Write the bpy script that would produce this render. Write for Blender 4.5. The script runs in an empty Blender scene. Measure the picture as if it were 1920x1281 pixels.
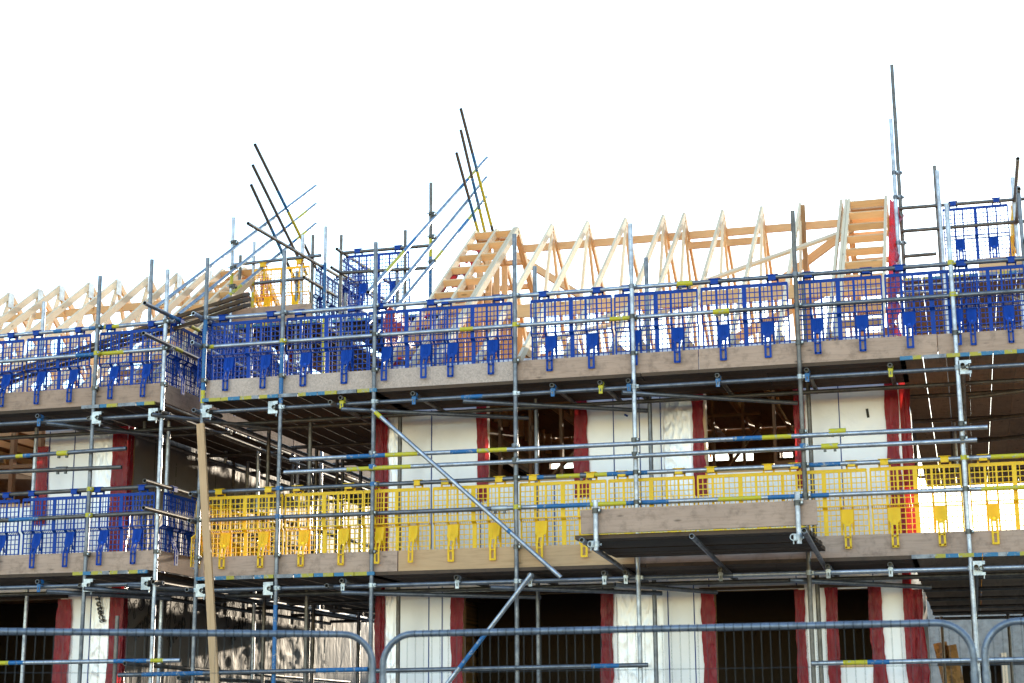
import bpy, math, random
from mathutils import Vector, Matrix, noise
R = math.radians
random.seed(7)
S = bpy.context.scene
COL = S.collection
# ------------------------------------------------------------------ camera, world, sun, exposure
F, PW, PH = 3127.0, 1920.0, 1281.0
PITCH = math.atan(720 / F); YAW = R(15.1); ROLL = 0.006
CAM = Vector((0, -17.123, 1.45))
cp_, sp_, cy_, sy_ = math.cos(PITCH), math.sin(PITCH), math.cos(YAW), math.sin(YAW)
fwd = Vector((-sy_ * cp_, cy_ * cp_, sp_)); rgt = Vector((cy_, sy_, 0)); upv = rgt.cross(fwd)
r2 = rgt * math.cos(ROLL) - upv * math.sin(ROLL) * -1.0
u2 = upv * math.cos(ROLL) - rgt * math.sin(ROLL)
cam = bpy.data.objects.new('camera', bpy.data.cameras.new('camera')); COL.objects.link(cam)
cr, sr = math.cos(ROLL), math.sin(ROLL)
# picture rolled slightly: world right appears turned counter-clockwise
camr = rgt * cr - upv * sr; camu = rgt * sr + upv * cr
M = Matrix((camr, camu, -fwd)).transposed().to_4x4(); M.translation = CAM
cam.matrix_world = M
cam.data.sensor_width = 36; cam.data.lens = F / PW * 36
cam.data.clip_start = 0.1; cam.data.clip_end = 4000
cam.data.dof.use_dof = True; cam.data.dof.focus_distance = 18.3; cam.data.dof.aperture_fstop = 2.8
S.camera = cam
S.render.resolution_x, S.render.resolution_y = 1024, 683
SUN_EL, SUN_AZ = R(7.6), R(1.6)
w = bpy.data.worlds.new('World'); S.world = w; w.use_nodes = True
nt = w.node_tree; bg = nt.nodes['Background']
sky = nt.nodes.new('ShaderNodeTexSky'); sky.sky_type = 'NISHITA'; sky.sun_disc = False
sky.sun_elevation = SUN_EL; sky.sun_rotation = SUN_AZ; sky.air_density = 1.0; sky.dust_density = 0.15; sky.ozone_density = 1.5
nt.links.new(sky.outputs[0], bg.inputs[0]); bg.inputs[1].default_value = 0.15
sl = bpy.data.lights.new('sun', 'SUN'); sl.energy = 2.2; sl.angle = R(0.5); sl.color = (1, .86, .66)
so = bpy.data.objects.new('sun', sl); COL.objects.link(so)
sd = Vector((math.sin(SUN_AZ) * math.cos(SUN_EL), math.cos(SUN_AZ) * math.cos(SUN_EL), math.sin(SUN_EL)))
so.rotation_euler = (-sd).to_track_quat('-Z', 'Y').to_euler()
vs = S.view_settings; vs.view_transform = 'Standard'; vs.look = 'None'; vs.exposure = 2.36; vs.gamma = 1

# ------------------------------------------------------------------ pixel -> point on a real plane
def ray(px, py):
    x, y = px - 960, 640.5 - py
    return (camr * x + camu * y + fwd * F)
def P(px, py, Y):
    d = ray(px, py); return CAM + d * ((Y - CAM.y) / d.y)
def PX(px, py, X):
    d = ray(px, py); return CAM + d * ((X - CAM.x) / d.x)
def PZ(px, py, Z):
    d = ray(px, py); return CAM + d * ((Z - CAM.z) / d.z)
def V(*a): return Vector(a)

# ------------------------------------------------------------------ materials
MATS = {}
def mat(name, base, rough=.6, metal=0, build=None, spec=.4):
    m = bpy.data.materials.new(name); m.use_nodes = True
    n = m.node_tree.nodes; b = n['Principled BSDF']
    b.inputs['Base Color'].default_value = (*base, 1); b.inputs['Roughness'].default_value = rough
    b.inputs['Metallic'].default_value = metal; b.inputs['Specular IOR Level'].default_value = spec
    if build: build(m.node_tree, b, base)
    MATS[name] = m; return m
def N(t, typ, **kw):
    n = t.nodes.new(typ)
    for k, v in kw.items(): setattr(n, k, v)
    return n
def ramp(t, fac, stops):
    r = N(t, 'ShaderNodeValToRGB'); e = r.color_ramp.elements
    while len(e) < len(stops): e.new(.5)
    for q, (p, c) in zip(e, stops): q.position = p; q.color = (*c, 1)
    t.links.new(fac, r.inputs[0]); return r.outputs[0]
def coords(t, kind='Object', scale=(1, 1, 1), rnd=True):
    tc = N(t, 'ShaderNodeTexCoord'); mp = N(t, 'ShaderNodeMapping'); mp.inputs['Scale'].default_value = scale
    t.links.new(tc.outputs[kind], mp.inputs['Vector'])
    if rnd:
        oi = N(t, 'ShaderNodeObjectInfo'); cx = N(t, 'ShaderNodeVectorMath', operation='SCALE'); cx.inputs[0].default_value = (37, 17, 53)
        t.links.new(oi.outputs['Random'], cx.inputs['Scale']); t.links.new(cx.outputs[0], mp.inputs['Location'])
    return mp.outputs[0]
def noise_t(t, vec, sc, det=4, rough=.6, dist=0):
    n = N(t, 'ShaderNodeTexNoise'); n.inputs['Scale'].default_value = sc; n.inputs['Detail'].default_value = det
    n.inputs['Roughness'].default_value = rough; n.inputs['Distortion'].default_value = dist
    t.links.new(vec, n.inputs['Vector']); return n.outputs['Fac']
def bump(t, b, h, s=.3, d=.01):
    n = N(t, 'ShaderNodeBump'); n.inputs['Strength'].default_value = s; n.inputs['Distance'].default_value = d
    t.links.new(h, n.inputs['Height']); t.links.new(n.outputs[0], b.inputs['Normal'])
def mul(c, k): return tuple(min(1, x * k) for x in c)
def mixc(t, fac, a, bb, typ='MIX'):
    m = N(t, 'ShaderNodeMix', data_type='RGBA', blend_type=typ)
    for s_, v in ((m.inputs[0], fac), (m.inputs[6], a), (m.inputs[7], bb)):
        if isinstance(v, (int, float)): s_.default_value = v
        elif isinstance(v, tuple): s_.default_value = (*v, 1)
        else: t.links.new(v, s_)
    return m.outputs[2]
def b_metal(t, b, c):
    v = coords(t); n1 = noise_t(t, v, 9, 5, .7); n2 = noise_t(t, v, 60, 3, .6)
    col = ramp(t, n1, [(.3, mul(c, .62)), (.55, c), (.75, mul(c, 1.2))])
    spots = ramp(t, n2, [(.60, (0, 0, 0)), (.70, (1, 1, 1))])
    col = mixc(t, spots, col, mul((c[0], c[1] * .88, c[2] * .75), .55)); t.links.new(col, b.inputs['Base Color'])
    t.links.new(ramp(t, n1, [(.3, (.55,) * 3), (.7, (.33,) * 3)]), b.inputs['Roughness']); bump(t, b, n2, .12, .004)
def b_paint(t, b, c):
    v = coords(t); n = noise_t(t, v, 22, 5, .7)
    t.links.new(ramp(t, n, [(.36, (.33, .33, .34)), (.44, c), (.8, mul(c, 1.15))]), b.inputs['Base Color'])
def b_wood(dark, knots=True, sc=1.0, dirt=0.0, lo=.8):
    def f(t, b, c):
        v = coords(t, 'UV', (1.2 * sc, 14 * sc, 1)); g = noise_t(t, v, 3.0, 6, .65, .6)
        v2 = coords(t, 'UV', (1, 1, 1)); big = noise_t(t, v2, 1.7, 3)
        fine = noise_t(t, coords(t, 'UV', (3, 120, 1)), 3, 3)
        col = ramp(t, g, [(.28, dark), (.5, c), (.75, mul(c, 1.12))])
        col = mixc(t, .35, col, ramp(t, big, [(.3, mul(c, .72)), (.7, mul(c, 1.15))]), 'MIX')
        oi = N(t, 'ShaderNodeObjectInfo')
        col = mixc(t, 1.0, col, ramp(t, oi.outputs['Random'], [(0, (lo, lo * .98, lo * .96)), (1, (1, 1, 1))]), 'MULTIPLY')
        if knots:
            vo = N(t, 'ShaderNodeTexVoronoi', feature='F1'); vo.inputs['Scale'].default_value = 1.0; vo.inputs['Randomness'].default_value = 1
            t.links.new(coords(t, 'UV', (2.2, 7, 1)), vo.inputs['Vector'])
            k = ramp(t, vo.outputs['Distance'], [(.06, (1, 1, 1)), (.12, (0, 0, 0))])
            col = mixc(t, k, col, mul(dark, .55))
        if dirt:
            dn = noise_t(t, coords(t, 'Object', (3, 3, 3)), 3.0, 6, .7)
            col = mixc(t, ramp(t, dn, [(.5, (0, 0, 0)), (.68, (dirt,) * 3)]), col, mul(dark, .5))
        t.links.new(col, b.inputs['Base Color']); bump(t, b, fine, .25, .003)
    return f
def b_chip(t, b, c):
    v = coords(t); n1 = noise_t(t, v, 70, 3, .7); n2 = noise_t(t, v, 5, 4)
    vo = N(t, 'ShaderNodeTexVoronoi', feature='F1'); vo.inputs['Scale'].default_value = 60; t.links.new(v, vo.inputs['Vector'])
    col = ramp(t, n1, [(.32, mul(c, .78)), (.5, c), (.66, mul(c, 1.18))])
    col = mixc(t, .5, col, ramp(t, vo.outputs['Color'], [(.2, mul(c, .75)), (.8, mul(c, 1.2))]))
    col = mixc(t, ramp(t, n2, [(.55, (0, 0, 0)), (.75, (.5, .5, .5))]), col, mul(c, .6))
    t.links.new(col, b.inputs['Base Color'])
def b_foil(sc, st, dist, detail=3):
    def f(t, b, c):
        v = coords(t); n1 = noise_t(t, coords(t, 'Object', (1, 1, .45)), sc, detail, .55, .9); n2 = noise_t(t, v, 1.3, 4); n3 = noise_t(t, v, 45, 3)
        t.links.new(ramp(t, n2, [(.3, mul(c, .86)), (.7, c)]), b.inputs['Base Color'])
        a = N(t, 'ShaderNodeMath', operation='ADD'); t.links.new(n1, a.inputs[0])
        s_ = N(t, 'ShaderNodeMath', operation='MULTIPLY'); s_.inputs[1].default_value = .04; t.links.new(n3, s_.inputs[0]); t.links.new(s_.outputs[0], a.inputs[1])
        bump(t, b, a.outputs[0], st, dist)
    return f
def translucent(m, col, fac):
    t = m.node_tree; out = t.nodes['Material Output']; b = t.nodes['Principled BSDF']
    tr = N(t, 'ShaderNodeBsdfTranslucent'); tr.inputs['Color'].default_value = (*col, 1)
    mx = N(t, 'ShaderNodeMixShader'); mx.inputs[0].default_value = fac
    t.links.new(b.outputs[0], mx.inputs[1]); t.links.new(tr.outputs[0], mx.inputs[2]); t.links.new(mx.outputs[0], out.inputs[0])
def b_plastic(t, b, c):
    v = coords(t); n = noise_t(t, v, 8, 4, .6); n2 = noise_t(t, v, 40, 3)
    col = ramp(t, n, [(.3, mul(c, .88)), (.6, c)])
    col = mixc(t, ramp(t, n2, [(.68, (0, 0, 0)), (.82, (.3, .3, .3))]), col, (.25, .24, .23))
    t.links.new(col, b.inputs['Base Color'])
def b_red(t, b, c):
    v = coords(t, 'Object', (1, 1, .35)); n = noise_t(t, v, 26, 4, .6, 1.2); n2 = noise_t(t, v, 7, 3)
    t.links.new(ramp(t, n2, [(.3, mul(c, .55)), (.7, c)]), b.inputs['Base Color']); bump(t, b, n, .9, .02)
def b_ground(t, b, c):
    v = coords(t, 'Object', (1, 1, 1), False); n = noise_t(t, v, .5, 8, .65); n2 = noise_t(t, v, 8, 6, .7)
    t.links.new(mixc(t, .5, ramp(t, n, [(.3, mul(c, .6)), (.7, mul(c, 1.3))]), ramp(t, n2, [(.3, mul(c, .5)), (.7, mul(c, 1.3))])), b.inputs['Base Color']); bump(t, b, n2, .6, .04)
def b_osb(t, b, c):
    v = coords(t, 'UV', (1, 1, 1)); vo = N(t, 'ShaderNodeTexVoronoi', feature='F1'); vo.inputs['Scale'].default_value = 22; t.links.new(v, vo.inputs['Vector'])
    t.links.new(ramp(t, vo.outputs['Color'], [(.1, mul(c, .6)), (.5, c), (.9, mul(c, 1.25))]), b.inputs['Base Color'])
mat('galvanised steel bright', (.46, .47, .53), .36, .85, b_metal)
mat('galvanised steel dull', (.185, .188, .215), .45, .75, b_metal)
mat('weathered steel brown', (.15, .13, .12), .5, .6, b_metal)
mat('galvanised steel mid', (.36, .39, .44), .4, .8, b_metal); mat('nail plate steel', (.42, .44, .47), .45, .35, b_metal)
mat('zinc plated steel', (.46, .48, .51), .38, .6, b_metal)
mat('dark clamp steel', (.10, .095, .09), .5, .7, b_metal)
mat('blue tube paint', (.018, .12, .31), .5, 0, b_paint)
mat('faded blue paint', (.05, .17, .30), .7, 0, b_paint); mat('faded yellow paint', (.42, .34, .05), .7, 0, b_paint)
mat('yellow tube paint', (.52, .43, .02), .5, 0, b_paint)
m = mat('blue guard plastic', (.002, .05, .33), .5, 0, b_plastic, .25); translucent(m, (.008, .09, .9), .15)
m = mat('yellow guard plastic', (1.0, .61, .010), .42, 0, b_plastic); translucent(m, (1, .58, .012), .22)
mat('new pine', (.86, .51, .25), .65, 0, b_wood((.72, .40, .17)))  # warm tone of pine in shade, put into the colour of rear members
mat('pale pine', (.92, .70, .48), .65, 0, b_wood((.78, .53, .31)))  # lit tone of the same pine, paler colour for the front members
mat('weathered board', (.49, .32, .24), .8, 0, b_wood((.31, .195, .14), True, 1, .5))
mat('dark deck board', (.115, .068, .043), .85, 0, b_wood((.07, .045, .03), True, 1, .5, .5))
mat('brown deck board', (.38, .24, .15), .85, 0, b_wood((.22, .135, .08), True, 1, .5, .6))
mat('toe board pine', (.68, .41, .22), .7, 0, b_wood((.52, .29, .13)))
mat('chipboard', (.50, .375, .32), .85, 0, b_chip)
mat('sheathing board', (.50, .29, .12), .75, 0, b_osb)
mat('interior timber', (.42, .22, .10), .8, 0, b_wood((.25, .12, .05)))
mat('interior shade', (.07, .045, .03), .9)  # near-black colour standing in for unlit rooms behind the openings
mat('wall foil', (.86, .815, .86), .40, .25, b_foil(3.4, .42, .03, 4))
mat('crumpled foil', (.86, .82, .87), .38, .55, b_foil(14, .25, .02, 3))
mat('gable foil', (.215, .18, .165), .55, .15, b_foil(2.6, .28, .04, 4), .2)  # brown base colour stands in for dark surroundings reflected in the foil
m = mat('red membrane', (.33, .005, .02), .28, 0, b_red); translucent(m, (.95, .05, .045), .18)
mat('blue line tape', (.01, .03, .22), .5)
mat('black print', (.035, .028, .026), .6)
mat('pale grey panel', (.5, .5, .51), .5)
mat('fence steel', (.20, .22, .27), .40, .7, b_metal)
mat('fence wire', (.06, .065, .075), .5, .6)
mat('ground soil', (.26, .23, .20), .9, 0, b_ground)
mat('pale render', (.36, .345, .33), .85, 0, b_ground)
mat('far brick', (.20, .12, .09), .9); mat('far slate', (.10, .10, .11), .7)
mat('masking tape yellow', (.7, .55, .03), .5)
ALIAS = dict(g1='galvanised steel bright', g2='galvanised steel dull', g4='galvanised steel mid', g3='weathered steel brown', zn='zinc plated steel', dk='dark clamp steel',
             b='blue tube paint', y='yellow tube paint', bp='blue guard plastic', yp='yellow guard plastic')
def MT(k): return MATS[ALIAS.get(k, k)]

# ------------------------------------------------------------------ mesh builder
class MB:
    def __init__(s): s.v = []; s.f = []; s.m = []; s.uv = []; s.sm = []
    def face(s, pts, mi=0, uv=None, smooth=False):
        i = len(s.v); s.v += [Vector(p) for p in pts]; s.f.append(tuple(range(i, i + len(pts)))); s.m.append(mi); s.sm.append(smooth)
        s.uv.append(uv or [(p[0], p[2]) for p in pts])
    def bar(s, p0, p1, w, h, up=(0, 0, 1), mi=0, mi_end=None):
        p0, p1 = Vector(p0), Vector(p1); d = p1 - p0; L = d.length; d /= L; up = Vector(up)
        side = d.cross(up)
        if side.length < 1e-4: side = d.cross(Vector((1, 0, 0)))
        side.normalize(); up = side.cross(d); a, b = side * w / 2, up * h / 2; o = random.random() * 20; o2 = random.random() * 20
        c = [p0 - a - b, p0 + a - b, p0 + a + b, p0 - a + b, p1 - a - b, p1 + a - b, p1 + a + b, p1 - a + b]
        for q, wd in (((0, 1, 5, 4), w), ((1, 2, 6, 5), h), ((2, 3, 7, 6), w), ((3, 0, 4, 7), h)):
            s.face([c[k] for k in q][::-1], mi, [(o, o2), (o, o2 + wd), (o + L, o2 + wd), (o + L, o2)][::-1][1:] + [(o, o2)] if False else [(o + L, o2), (o + L, o2 + wd), (o, o2 + wd), (o, o2)]); o2 += wd
        e = mi if mi_end is None else mi_end
        s.face([c[k] for k in (0, 1, 2, 3)], e, [(o, o2), (o, o2 + w), (o + .02, o2 + w), (o + .02, o2)])
        s.face([c[k] for k in (7, 6, 5, 4)], e, [(o, o2), (o, o2 + w), (o + .02, o2 + w), (o + .02, o2)])
    def abox(s, x0, x1, y0, y1, z0, z1, mi=0):
        dx, dy, dz = x1 - x0, y1 - y0, z1 - z0
        if dx >= dy and dx >= dz: s.bar((x0, (y0 + y1) / 2, (z0 + z1) / 2), (x1, (y0 + y1) / 2, (z0 + z1) / 2), dy, dz, (0, 0, 1), mi)
        elif dy >= dz: s.bar(((x0 + x1) / 2, y0, (z0 + z1) / 2), ((x0 + x1) / 2, y1, (z0 + z1) / 2), dx, dz, (0, 0, 1), mi)
        else: s.bar(((x0 + x1) / 2, (y0 + y1) / 2, z0), ((x0 + x1) / 2, (y0 + y1) / 2, z1), dx, dy, (0, 1, 0), mi)
    def ring(s, p0, p1, r, n=12, mi=0, r1=None, flip=False):
        p0, p1 = Vector(p0), Vector(p1); d = (p1 - p0).normalized(); a = d.orthogonal().normalized(); b = d.cross(a); r1 = r if r1 is None else r1
        i = len(s.v)
        for k in range(n):
            t = 2 * math.pi * k / n; q = a * math.cos(t) + b * math.sin(t); s.v += [p0 + q * r, p1 + q * r1]
        for k in range(n):
            j = (k + 1) % n; f = (i + 2 * k, i + 2 * j, i + 2 * j + 1, i + 2 * k + 1)
            s.f.append(f[::-1] if flip else f); s.m.append(mi); s.sm.append(True); s.uv.append([(0, 0)] * 4)
    def disc(s, p, d, r, n=12, mi=0):
        p, d = Vector(p), Vector(d).normalized(); a = d.orthogonal().normalized(); b = d.cross(a)
        s.face([p + (a * math.cos(2 * math.pi * k / n) + b * math.sin(2 * math.pi * k / n)) * r for k in range(n)], mi, [(0, 0)] * n)
    def annulus(s, p, d, r0, r1, n=12, mi=0):
        s.ring(p, Vector(p) + Vector(d).normalized() * 1e-5, r0, n, mi, r1)
    def tube(s, p0, p1, r=.02415, segs=((0, 1, 0),), n=12, hollow=True, dark=None):
        p0, p1 = Vector(p0), Vector(p1); d = p1 - p0
        for a, b, mi in segs: s.ring(p0 + d * a, p0 + d * b, r, n, mi)
        u = d.normalized()
        for p, q, mi in ((p0, u, segs[0][2]), (p1, -u, segs[-1][2])):
            if hollow:
                s.annulus(p, q, r, r * .8, n, mi); s.ring(p, p + q * .06, r * .8, n, dark if dark is not None else mi, None, True); s.disc(p + q * .06, -q, r * .8, n, dark if dark is not None else mi)
            else: s.disc(p, -q, r, n, mi)
    def grid(s, fn, nu, nv, mi=0, smooth=True):
        i = len(s.v)
        for a in range(nu + 1):
            for b in range(nv + 1): s.v.append(Vector(fn(a / nu, b / nv)))
        for a in range(nu):
            for b in range(nv):
                k = i + a * (nv + 1) + b; s.f.append((k, k + nv + 1, k + nv + 2, k + 1)); s.m.append(mi); s.sm.append(smooth)
                s.uv.append([(a / nu, b / nv)] * 4)
    def build(s, name, mats, parent=None, origin=None, label=None):
        if origin is None:
            lo = Vector([min(v[k] for v in s.v) for k in range(3)]); hi = Vector([max(v[k] for v in s.v) for k in range(3)]); origin = (lo + hi) / 2
        origin = Vector(origin)
        me = bpy.data.meshes.new(name); me.from_pydata([v - origin for v in s.v], [], s.f)
        for k in ([mats] if isinstance(mats, str) else mats): me.materials.append(MT(k))
        me.polygons.foreach_set('material_index', s.m); me.polygons.foreach_set('use_smooth', s.sm)
        uvl = me.uv_layers.new(name='UVMap'); flat = []
        for q in s.uv:
            for a in q: flat += [a[0], a[1]]
        uvl.data.foreach_set('uv', flat); me.update()
        o = bpy.data.objects.new(name, me); COL.objects.link(o)
        put(o, origin, parent)
        if label: o['label'] = label
        return o
WPOS = {}
def put(o, wpos, parent=None):
    wpos = Vector(wpos); WPOS[o.name] = wpos
    if parent is not None: o.parent = parent; o.location = wpos - WPOS[parent.name]
    else: o.location = wpos
def thing(name, loc, label, cat, group=None):
    o = bpy.data.objects.new(name, None); COL.objects.link(o); o.empty_display_size = .2; put(o, loc)
    tag(o, label, cat, group); return o
def tag(o, label, cat, group=None):
    o['label'] = label; o['category'] = cat
    if group: o['group'] = group
    return o
def structure(o): o['kind'] = 'structure'; return o

# ------------------------------------------------------------------ ground
g = MB(); g.face([(-900, -60, 0), (900, -60, 0), (900, 1800, 0), (-900, 1800, 0)]); structure(g.build('ground', 'ground soil', None, (0, 0, 0)))

# ------------------------------------------------------------------ scaffold pieces
KIND = ['g1', 'g2', 'g3', 'b', 'y', 'dk', 'g4']
def T(par, name, p0, p1, kind='g2', bands=(), label=None, r=.02415):
    """a scaffold tube; bands = (from, to, 'b'|'y') as fractions of its length"""
    segs, c = [], 0.0; base = KIND.index(kind)
    for a, b, k in sorted(bands):
        if a > c: segs.append((c, a, base))
        segs.append((a, b, KIND.index(k))); c = b
    if c < 1: segs.append((c, 1, base))
    mb = MB(); mb.tube(p0, p1, r, segs, 12, True, 5)  # bore in dark steel: shade of the hollow put into its colour
    return mb.build(name, KIND, par, Vector(p0), label)
def zb(z0, z1, *bands): return [((a - z0) / (z1 - z0), (b - z0) / (z1 - z0), k) for a, b, k in bands]
CPL = {}
def coupler_mesh(kind):
    mb = MB()   # right-angle clamp: one band round the upright, one round the level tube, two bolts
    mb.ring((0, 0, -.024), (0, 0, .024), .032, 12, 0); mb.annulus((0, 0, -.024), (0, 0, 1), .032, .024); mb.annulus((0, 0, .024), (0, 0, -1), .032, .024)
    mb.ring((-.024, .049, 0), (.024, .049, 0), .032, 12, 0); mb.annulus((-.024, .049, 0), (1, 0, 0), .032, .024); mb.annulus((.024, .049, 0), (-1, 0, 0), .032, .024)
    mb.abox(-.024, .024, .010, .045, -.030, .030, 0)
    mb.abox(.028, .052, -.012, .012, -.018, .018, 0); mb.tube((.042, -.035, 0), (.042, .02, 0), .007, ((0, 1, 1),), 6, False); mb.tube((0, .049, -.06), (0, .049, -.02), .007, ((0, 1, 1),), 6, False)
    mb.abox(.034, .050, -.042, -.034, -.010, .010, 1)
    o = mb.build('coupler', [kind, 'zn'], None, (0, 0, 0)); me = o.data; bpy.data.objects.remove(o); return me
def plate_mesh():
    mb = MB()   # pale square board clamp with a dark tube mouth
    mb.abox(-.01, .03, -.03, -.022, -.075, .065, 0); mb.abox(.03, .105, -.03, -.022, .03, .065, 0); mb.abox(.03, .105, -.03, -.022, -.075, -.045, 0); mb.abox(.03, .075, -.03, -.022, -.045, .03, 0)
    mb.abox(-.01, .105, -.022, .03, .060, .066, 0); mb.abox(-.01, .105, -.022, .03, -.075, -.069, 0)
    mb.tube((.068, -.06, -.008), (.068, .3, -.008), .024, ((0, 1, 1),), 12, True, 1); mb.tube((.09, -.026, -.11), (.09, -.026, -.06), .006, ((0, 1, 0),), 6, False)
    o = mb.build('board_clamp', ['zn', 'dk'], None, (0, 0, 0)); me = o.data; bpy.data.objects.remove(o); return me
def putlog_mesh(kind):
    mb = MB()   # strap clip hanging below a transom end, holding it to the ledger
    mb.ring((0, -.03, 0), (0, .03, 0), .030, 12, 0); mb.abox(-.020, .020, -.032, -.024, -.115, -.024, 0); mb.abox(-.006, .006, -.036, -.032, -.09, -.06, 1); mb.abox(-.026, .026, -.03, .03, -.05, -.032, 0)
    o = mb.build('transom_clip', [kind, 'dk'], None, (0, 0, 0)); me = o.data; bpy.data.objects.remove(o); return me
for k in ('dk', 'b', 'y', 'zn', 'g2'): CPL[k] = coupler_mesh(k); CPL['p' + k] = putlog_mesh(k)
CPL['plate'] = plate_mesh()
def C(parent, pos, kind='dk', name='coupler', rz=0):
    o = bpy.data.objects.new(name, CPL[kind]); COL.objects.link(o); put(o, pos, parent); o.rotation_euler.z = rz; return o
def board(par, name, p0, p1, w=.225, h=.038, m='weathered board', label=None, ends=None, up=(0, 0, 1)):
    mb = MB(); mb.bar(p0, p1, w, h, up, 0)
    return mb.build(name, [m], par, None, label)
def deck_board_y(par, x, y0, y1, z, w=.225, paint=True):
    """a board laid front to back; its near end carries a painted hoop, half blue and half yellow"""
    mb = MB(); zc = z - .019
    if paint:
        mb.bar((x, y0 + .03, zc), (x, y1, zc), w, .038, (0, 0, 1), 0); a, b = (1, 2) if random.random() < .6 else (2, 1)
        q_ = random.random(); q2_ = x + random.uniform(-.3, .3) * w * .5; a, b = (3, 3) if q_ > .72 else ((a, 3) if q_ > .6 else (a, b))
        mb.abox(x - w / 2, q2_, y0, y0 + .03, zc - .0195, zc + .0195, a); mb.abox(q2_, x + w / 2, y0, y0 + .03, zc - .0195, zc + .0195, b)
    else: mb.bar((x, y0, zc), (x, y1, zc), w, .038, (0, 0, 1), 0)
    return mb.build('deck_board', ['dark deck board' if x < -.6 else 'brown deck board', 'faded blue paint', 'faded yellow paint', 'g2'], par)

# ------------------------------------------------------------------ brick guards
def guard_proto(kind, colour):
    W = .95; root = thing('brick_guard', (0, 0, 0), 'x', 'brick guard')
    mb = MB()
    yu, yl = .03, .075; zt, zf, zl = -.05, -.43, -.79
    def rib(x, w, y, z0, z1, t=.012): mb.abox(x - w / 2, x + w / 2, y, y + t, z0, z1)
    mb.abox(0.012, W - .012, yu - .002, yu + .012, zt - .035, zt)                     # top bar with rounded shoulders
    for sx, x in ((1, .012), (-1, W - .012)):
        mb.face([(x, yu - .002, zt - .035), (x, yu - .002, zt), (x - sx * .008, yu - .002, zt - .005), (x - sx * .012, yu - .002, zt - .012), (x - sx * .012, yu - .002, zt - .035)][::sx])
        mb.face([(x, yu + .012, zt - .035), (x, yu + .012, zt), (x - sx * .008, yu + .012, zt - .005), (x - sx * .012, yu + .012, zt - .012), (x - sx * .012, yu + .012, zt - .035)][::-sx])
    cols = [(.008, .018), (.18 * W, .026), (.305 * W, .022), (.5 * W, .048), (.68 * W, .026), (.815 * W, .022), (W - .008, .018)]
    for x, wd in cols:
        rib(x, wd, yu, zf, zt - .035); mb.bar((x, yu + .006, zf), (x, yl + .006, zf - .03), wd, .012, (0, 0, 1)); rib(x, wd, yl, zl, zf - .03)
    for (xa, _), (xb, _) in zip(cols[:-1], cols[1:]):
        n = 3 if xb - xa > .13 else 3
        for k in range(1, n):
            x = xa + (xb - xa) * k / n; rib(x, .0092, yu + .002, zf, zt - .035, .008); rib(x, .0092, yl + .002, zl, zf - .03, .008)
        for k in range(1, 7):   # slots of the fold
            x = xa + (xb - xa) * k / 7; mb.bar((x, yu + .006, zf), (x, yl + .006, zf - .03), .006, .006, (0, 0, 1))
    z = zt - .035 - .056
    while z > zf + .02: mb.abox(.008, W - .008, yu + .001, yu + .010, z - .0046, z + .0046); z -= .056
    z = zf - .03 - .056
    while z > zl: mb.abox(.008, W - .008, yl + .001, yl + .010, z - .0046, z + .0046); z -= .056
    mb.abox(.0, W, yu - .004, yu + .016, zf - .006, zf + .006); mb.abox(.0, W, yl - .003, yl + .014, zf - .038, zf - .026)
    mb.build('mesh_panel', kind, root, (0, 0, 0))
    for fx in (.17, .83):
        h = MB(); x = fx * W
        for dx in (-.055, .055): h.abox(x + dx - .011, x + dx + .011, yu, yu + .012, zt - .004, -.008)
        h.abox(x - .066, x + .066, yu, yu + .014, -.030, -.016)
        h.ring((x - .042, 0, 0), (x + .042, 0, 0), .0285, 14, 0); h.annulus((x - .042, 0, 0), (1, 0, 0), .0285, .0245, 14); h.annulus((x + .042, 0, 0), (-1, 0, 0), .0285, .0245, 14)
        h.abox(x - .042, x + .042, -.030, -.024, -.034, .010); h.abox(x - .066, x + .066, -.020, .030, .0255, .031)
        h.build('hook', kind, root, (x, 0, 0))
    for fx in (.245, .752):
        s_ = MB(); x = fx * W; z0 = zf - .035
        s_.bar((x, yl - .012, z0), (x, yl - .05, z0 - .13), .125, .008, (0, 1, 0))
        yy = yl - .05
        for dx in (-.028, .028):
            s_.bar((x + dx, yy, z0 - .128), (x + dx * .95, -.031, z0 - .25), .023, .010, (0, 1, 0)); s_.bar((x + dx * .95, -.031, z0 - .25), (x + dx * .95, -.031, z0 - .40), .023, .010, (0, 1, 0))
        for dx in (-.055, .055): s_.bar((x + dx, yy + .004, z0 - .128), (x + dx * .98, yl - .02, z0 - .20), .014, .008, (0, 1, 0))
        s_.face([(x - .062, yy - .004, z0 - .128), (x + .062, yy - .004, z0 - .128), (x + .034, yy - .006, z0 - .165), (x - .034, yy - .006, z0 - .165)][::-1])
        for zz, hh in ((z0 - .165, .022), (z0 - .29, .014), (z0 - .395, .022)): s_.abox(x - .034, x + .034, -.036 if zz < z0 - .2 else yy - .028, -.026 if zz < z0 - .2 else yy - .018, zz - hh / 2, zz + hh / 2)
        for dx in (-.02, 0, .02): s_.bar((x + dx, yl - .018, z0 - .01), (x + dx, yl - .052, z0 - .12), .006, .008, (0, 1, 0))
        s_.build('strap', kind, root, (x, yl, z0))
    root['colour'] = colour; return root
GP = {'blue': guard_proto('bp', 'blue'), 'yellow': guard_proto('yp', 'yellow')}
USED = set()
ORD = ['first', 'second', 'third', 'fourth', 'fifth', 'sixth', 'seventh', 'eighth', 'ninth', 'tenth', 'eleventh', 'twelfth']
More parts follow.
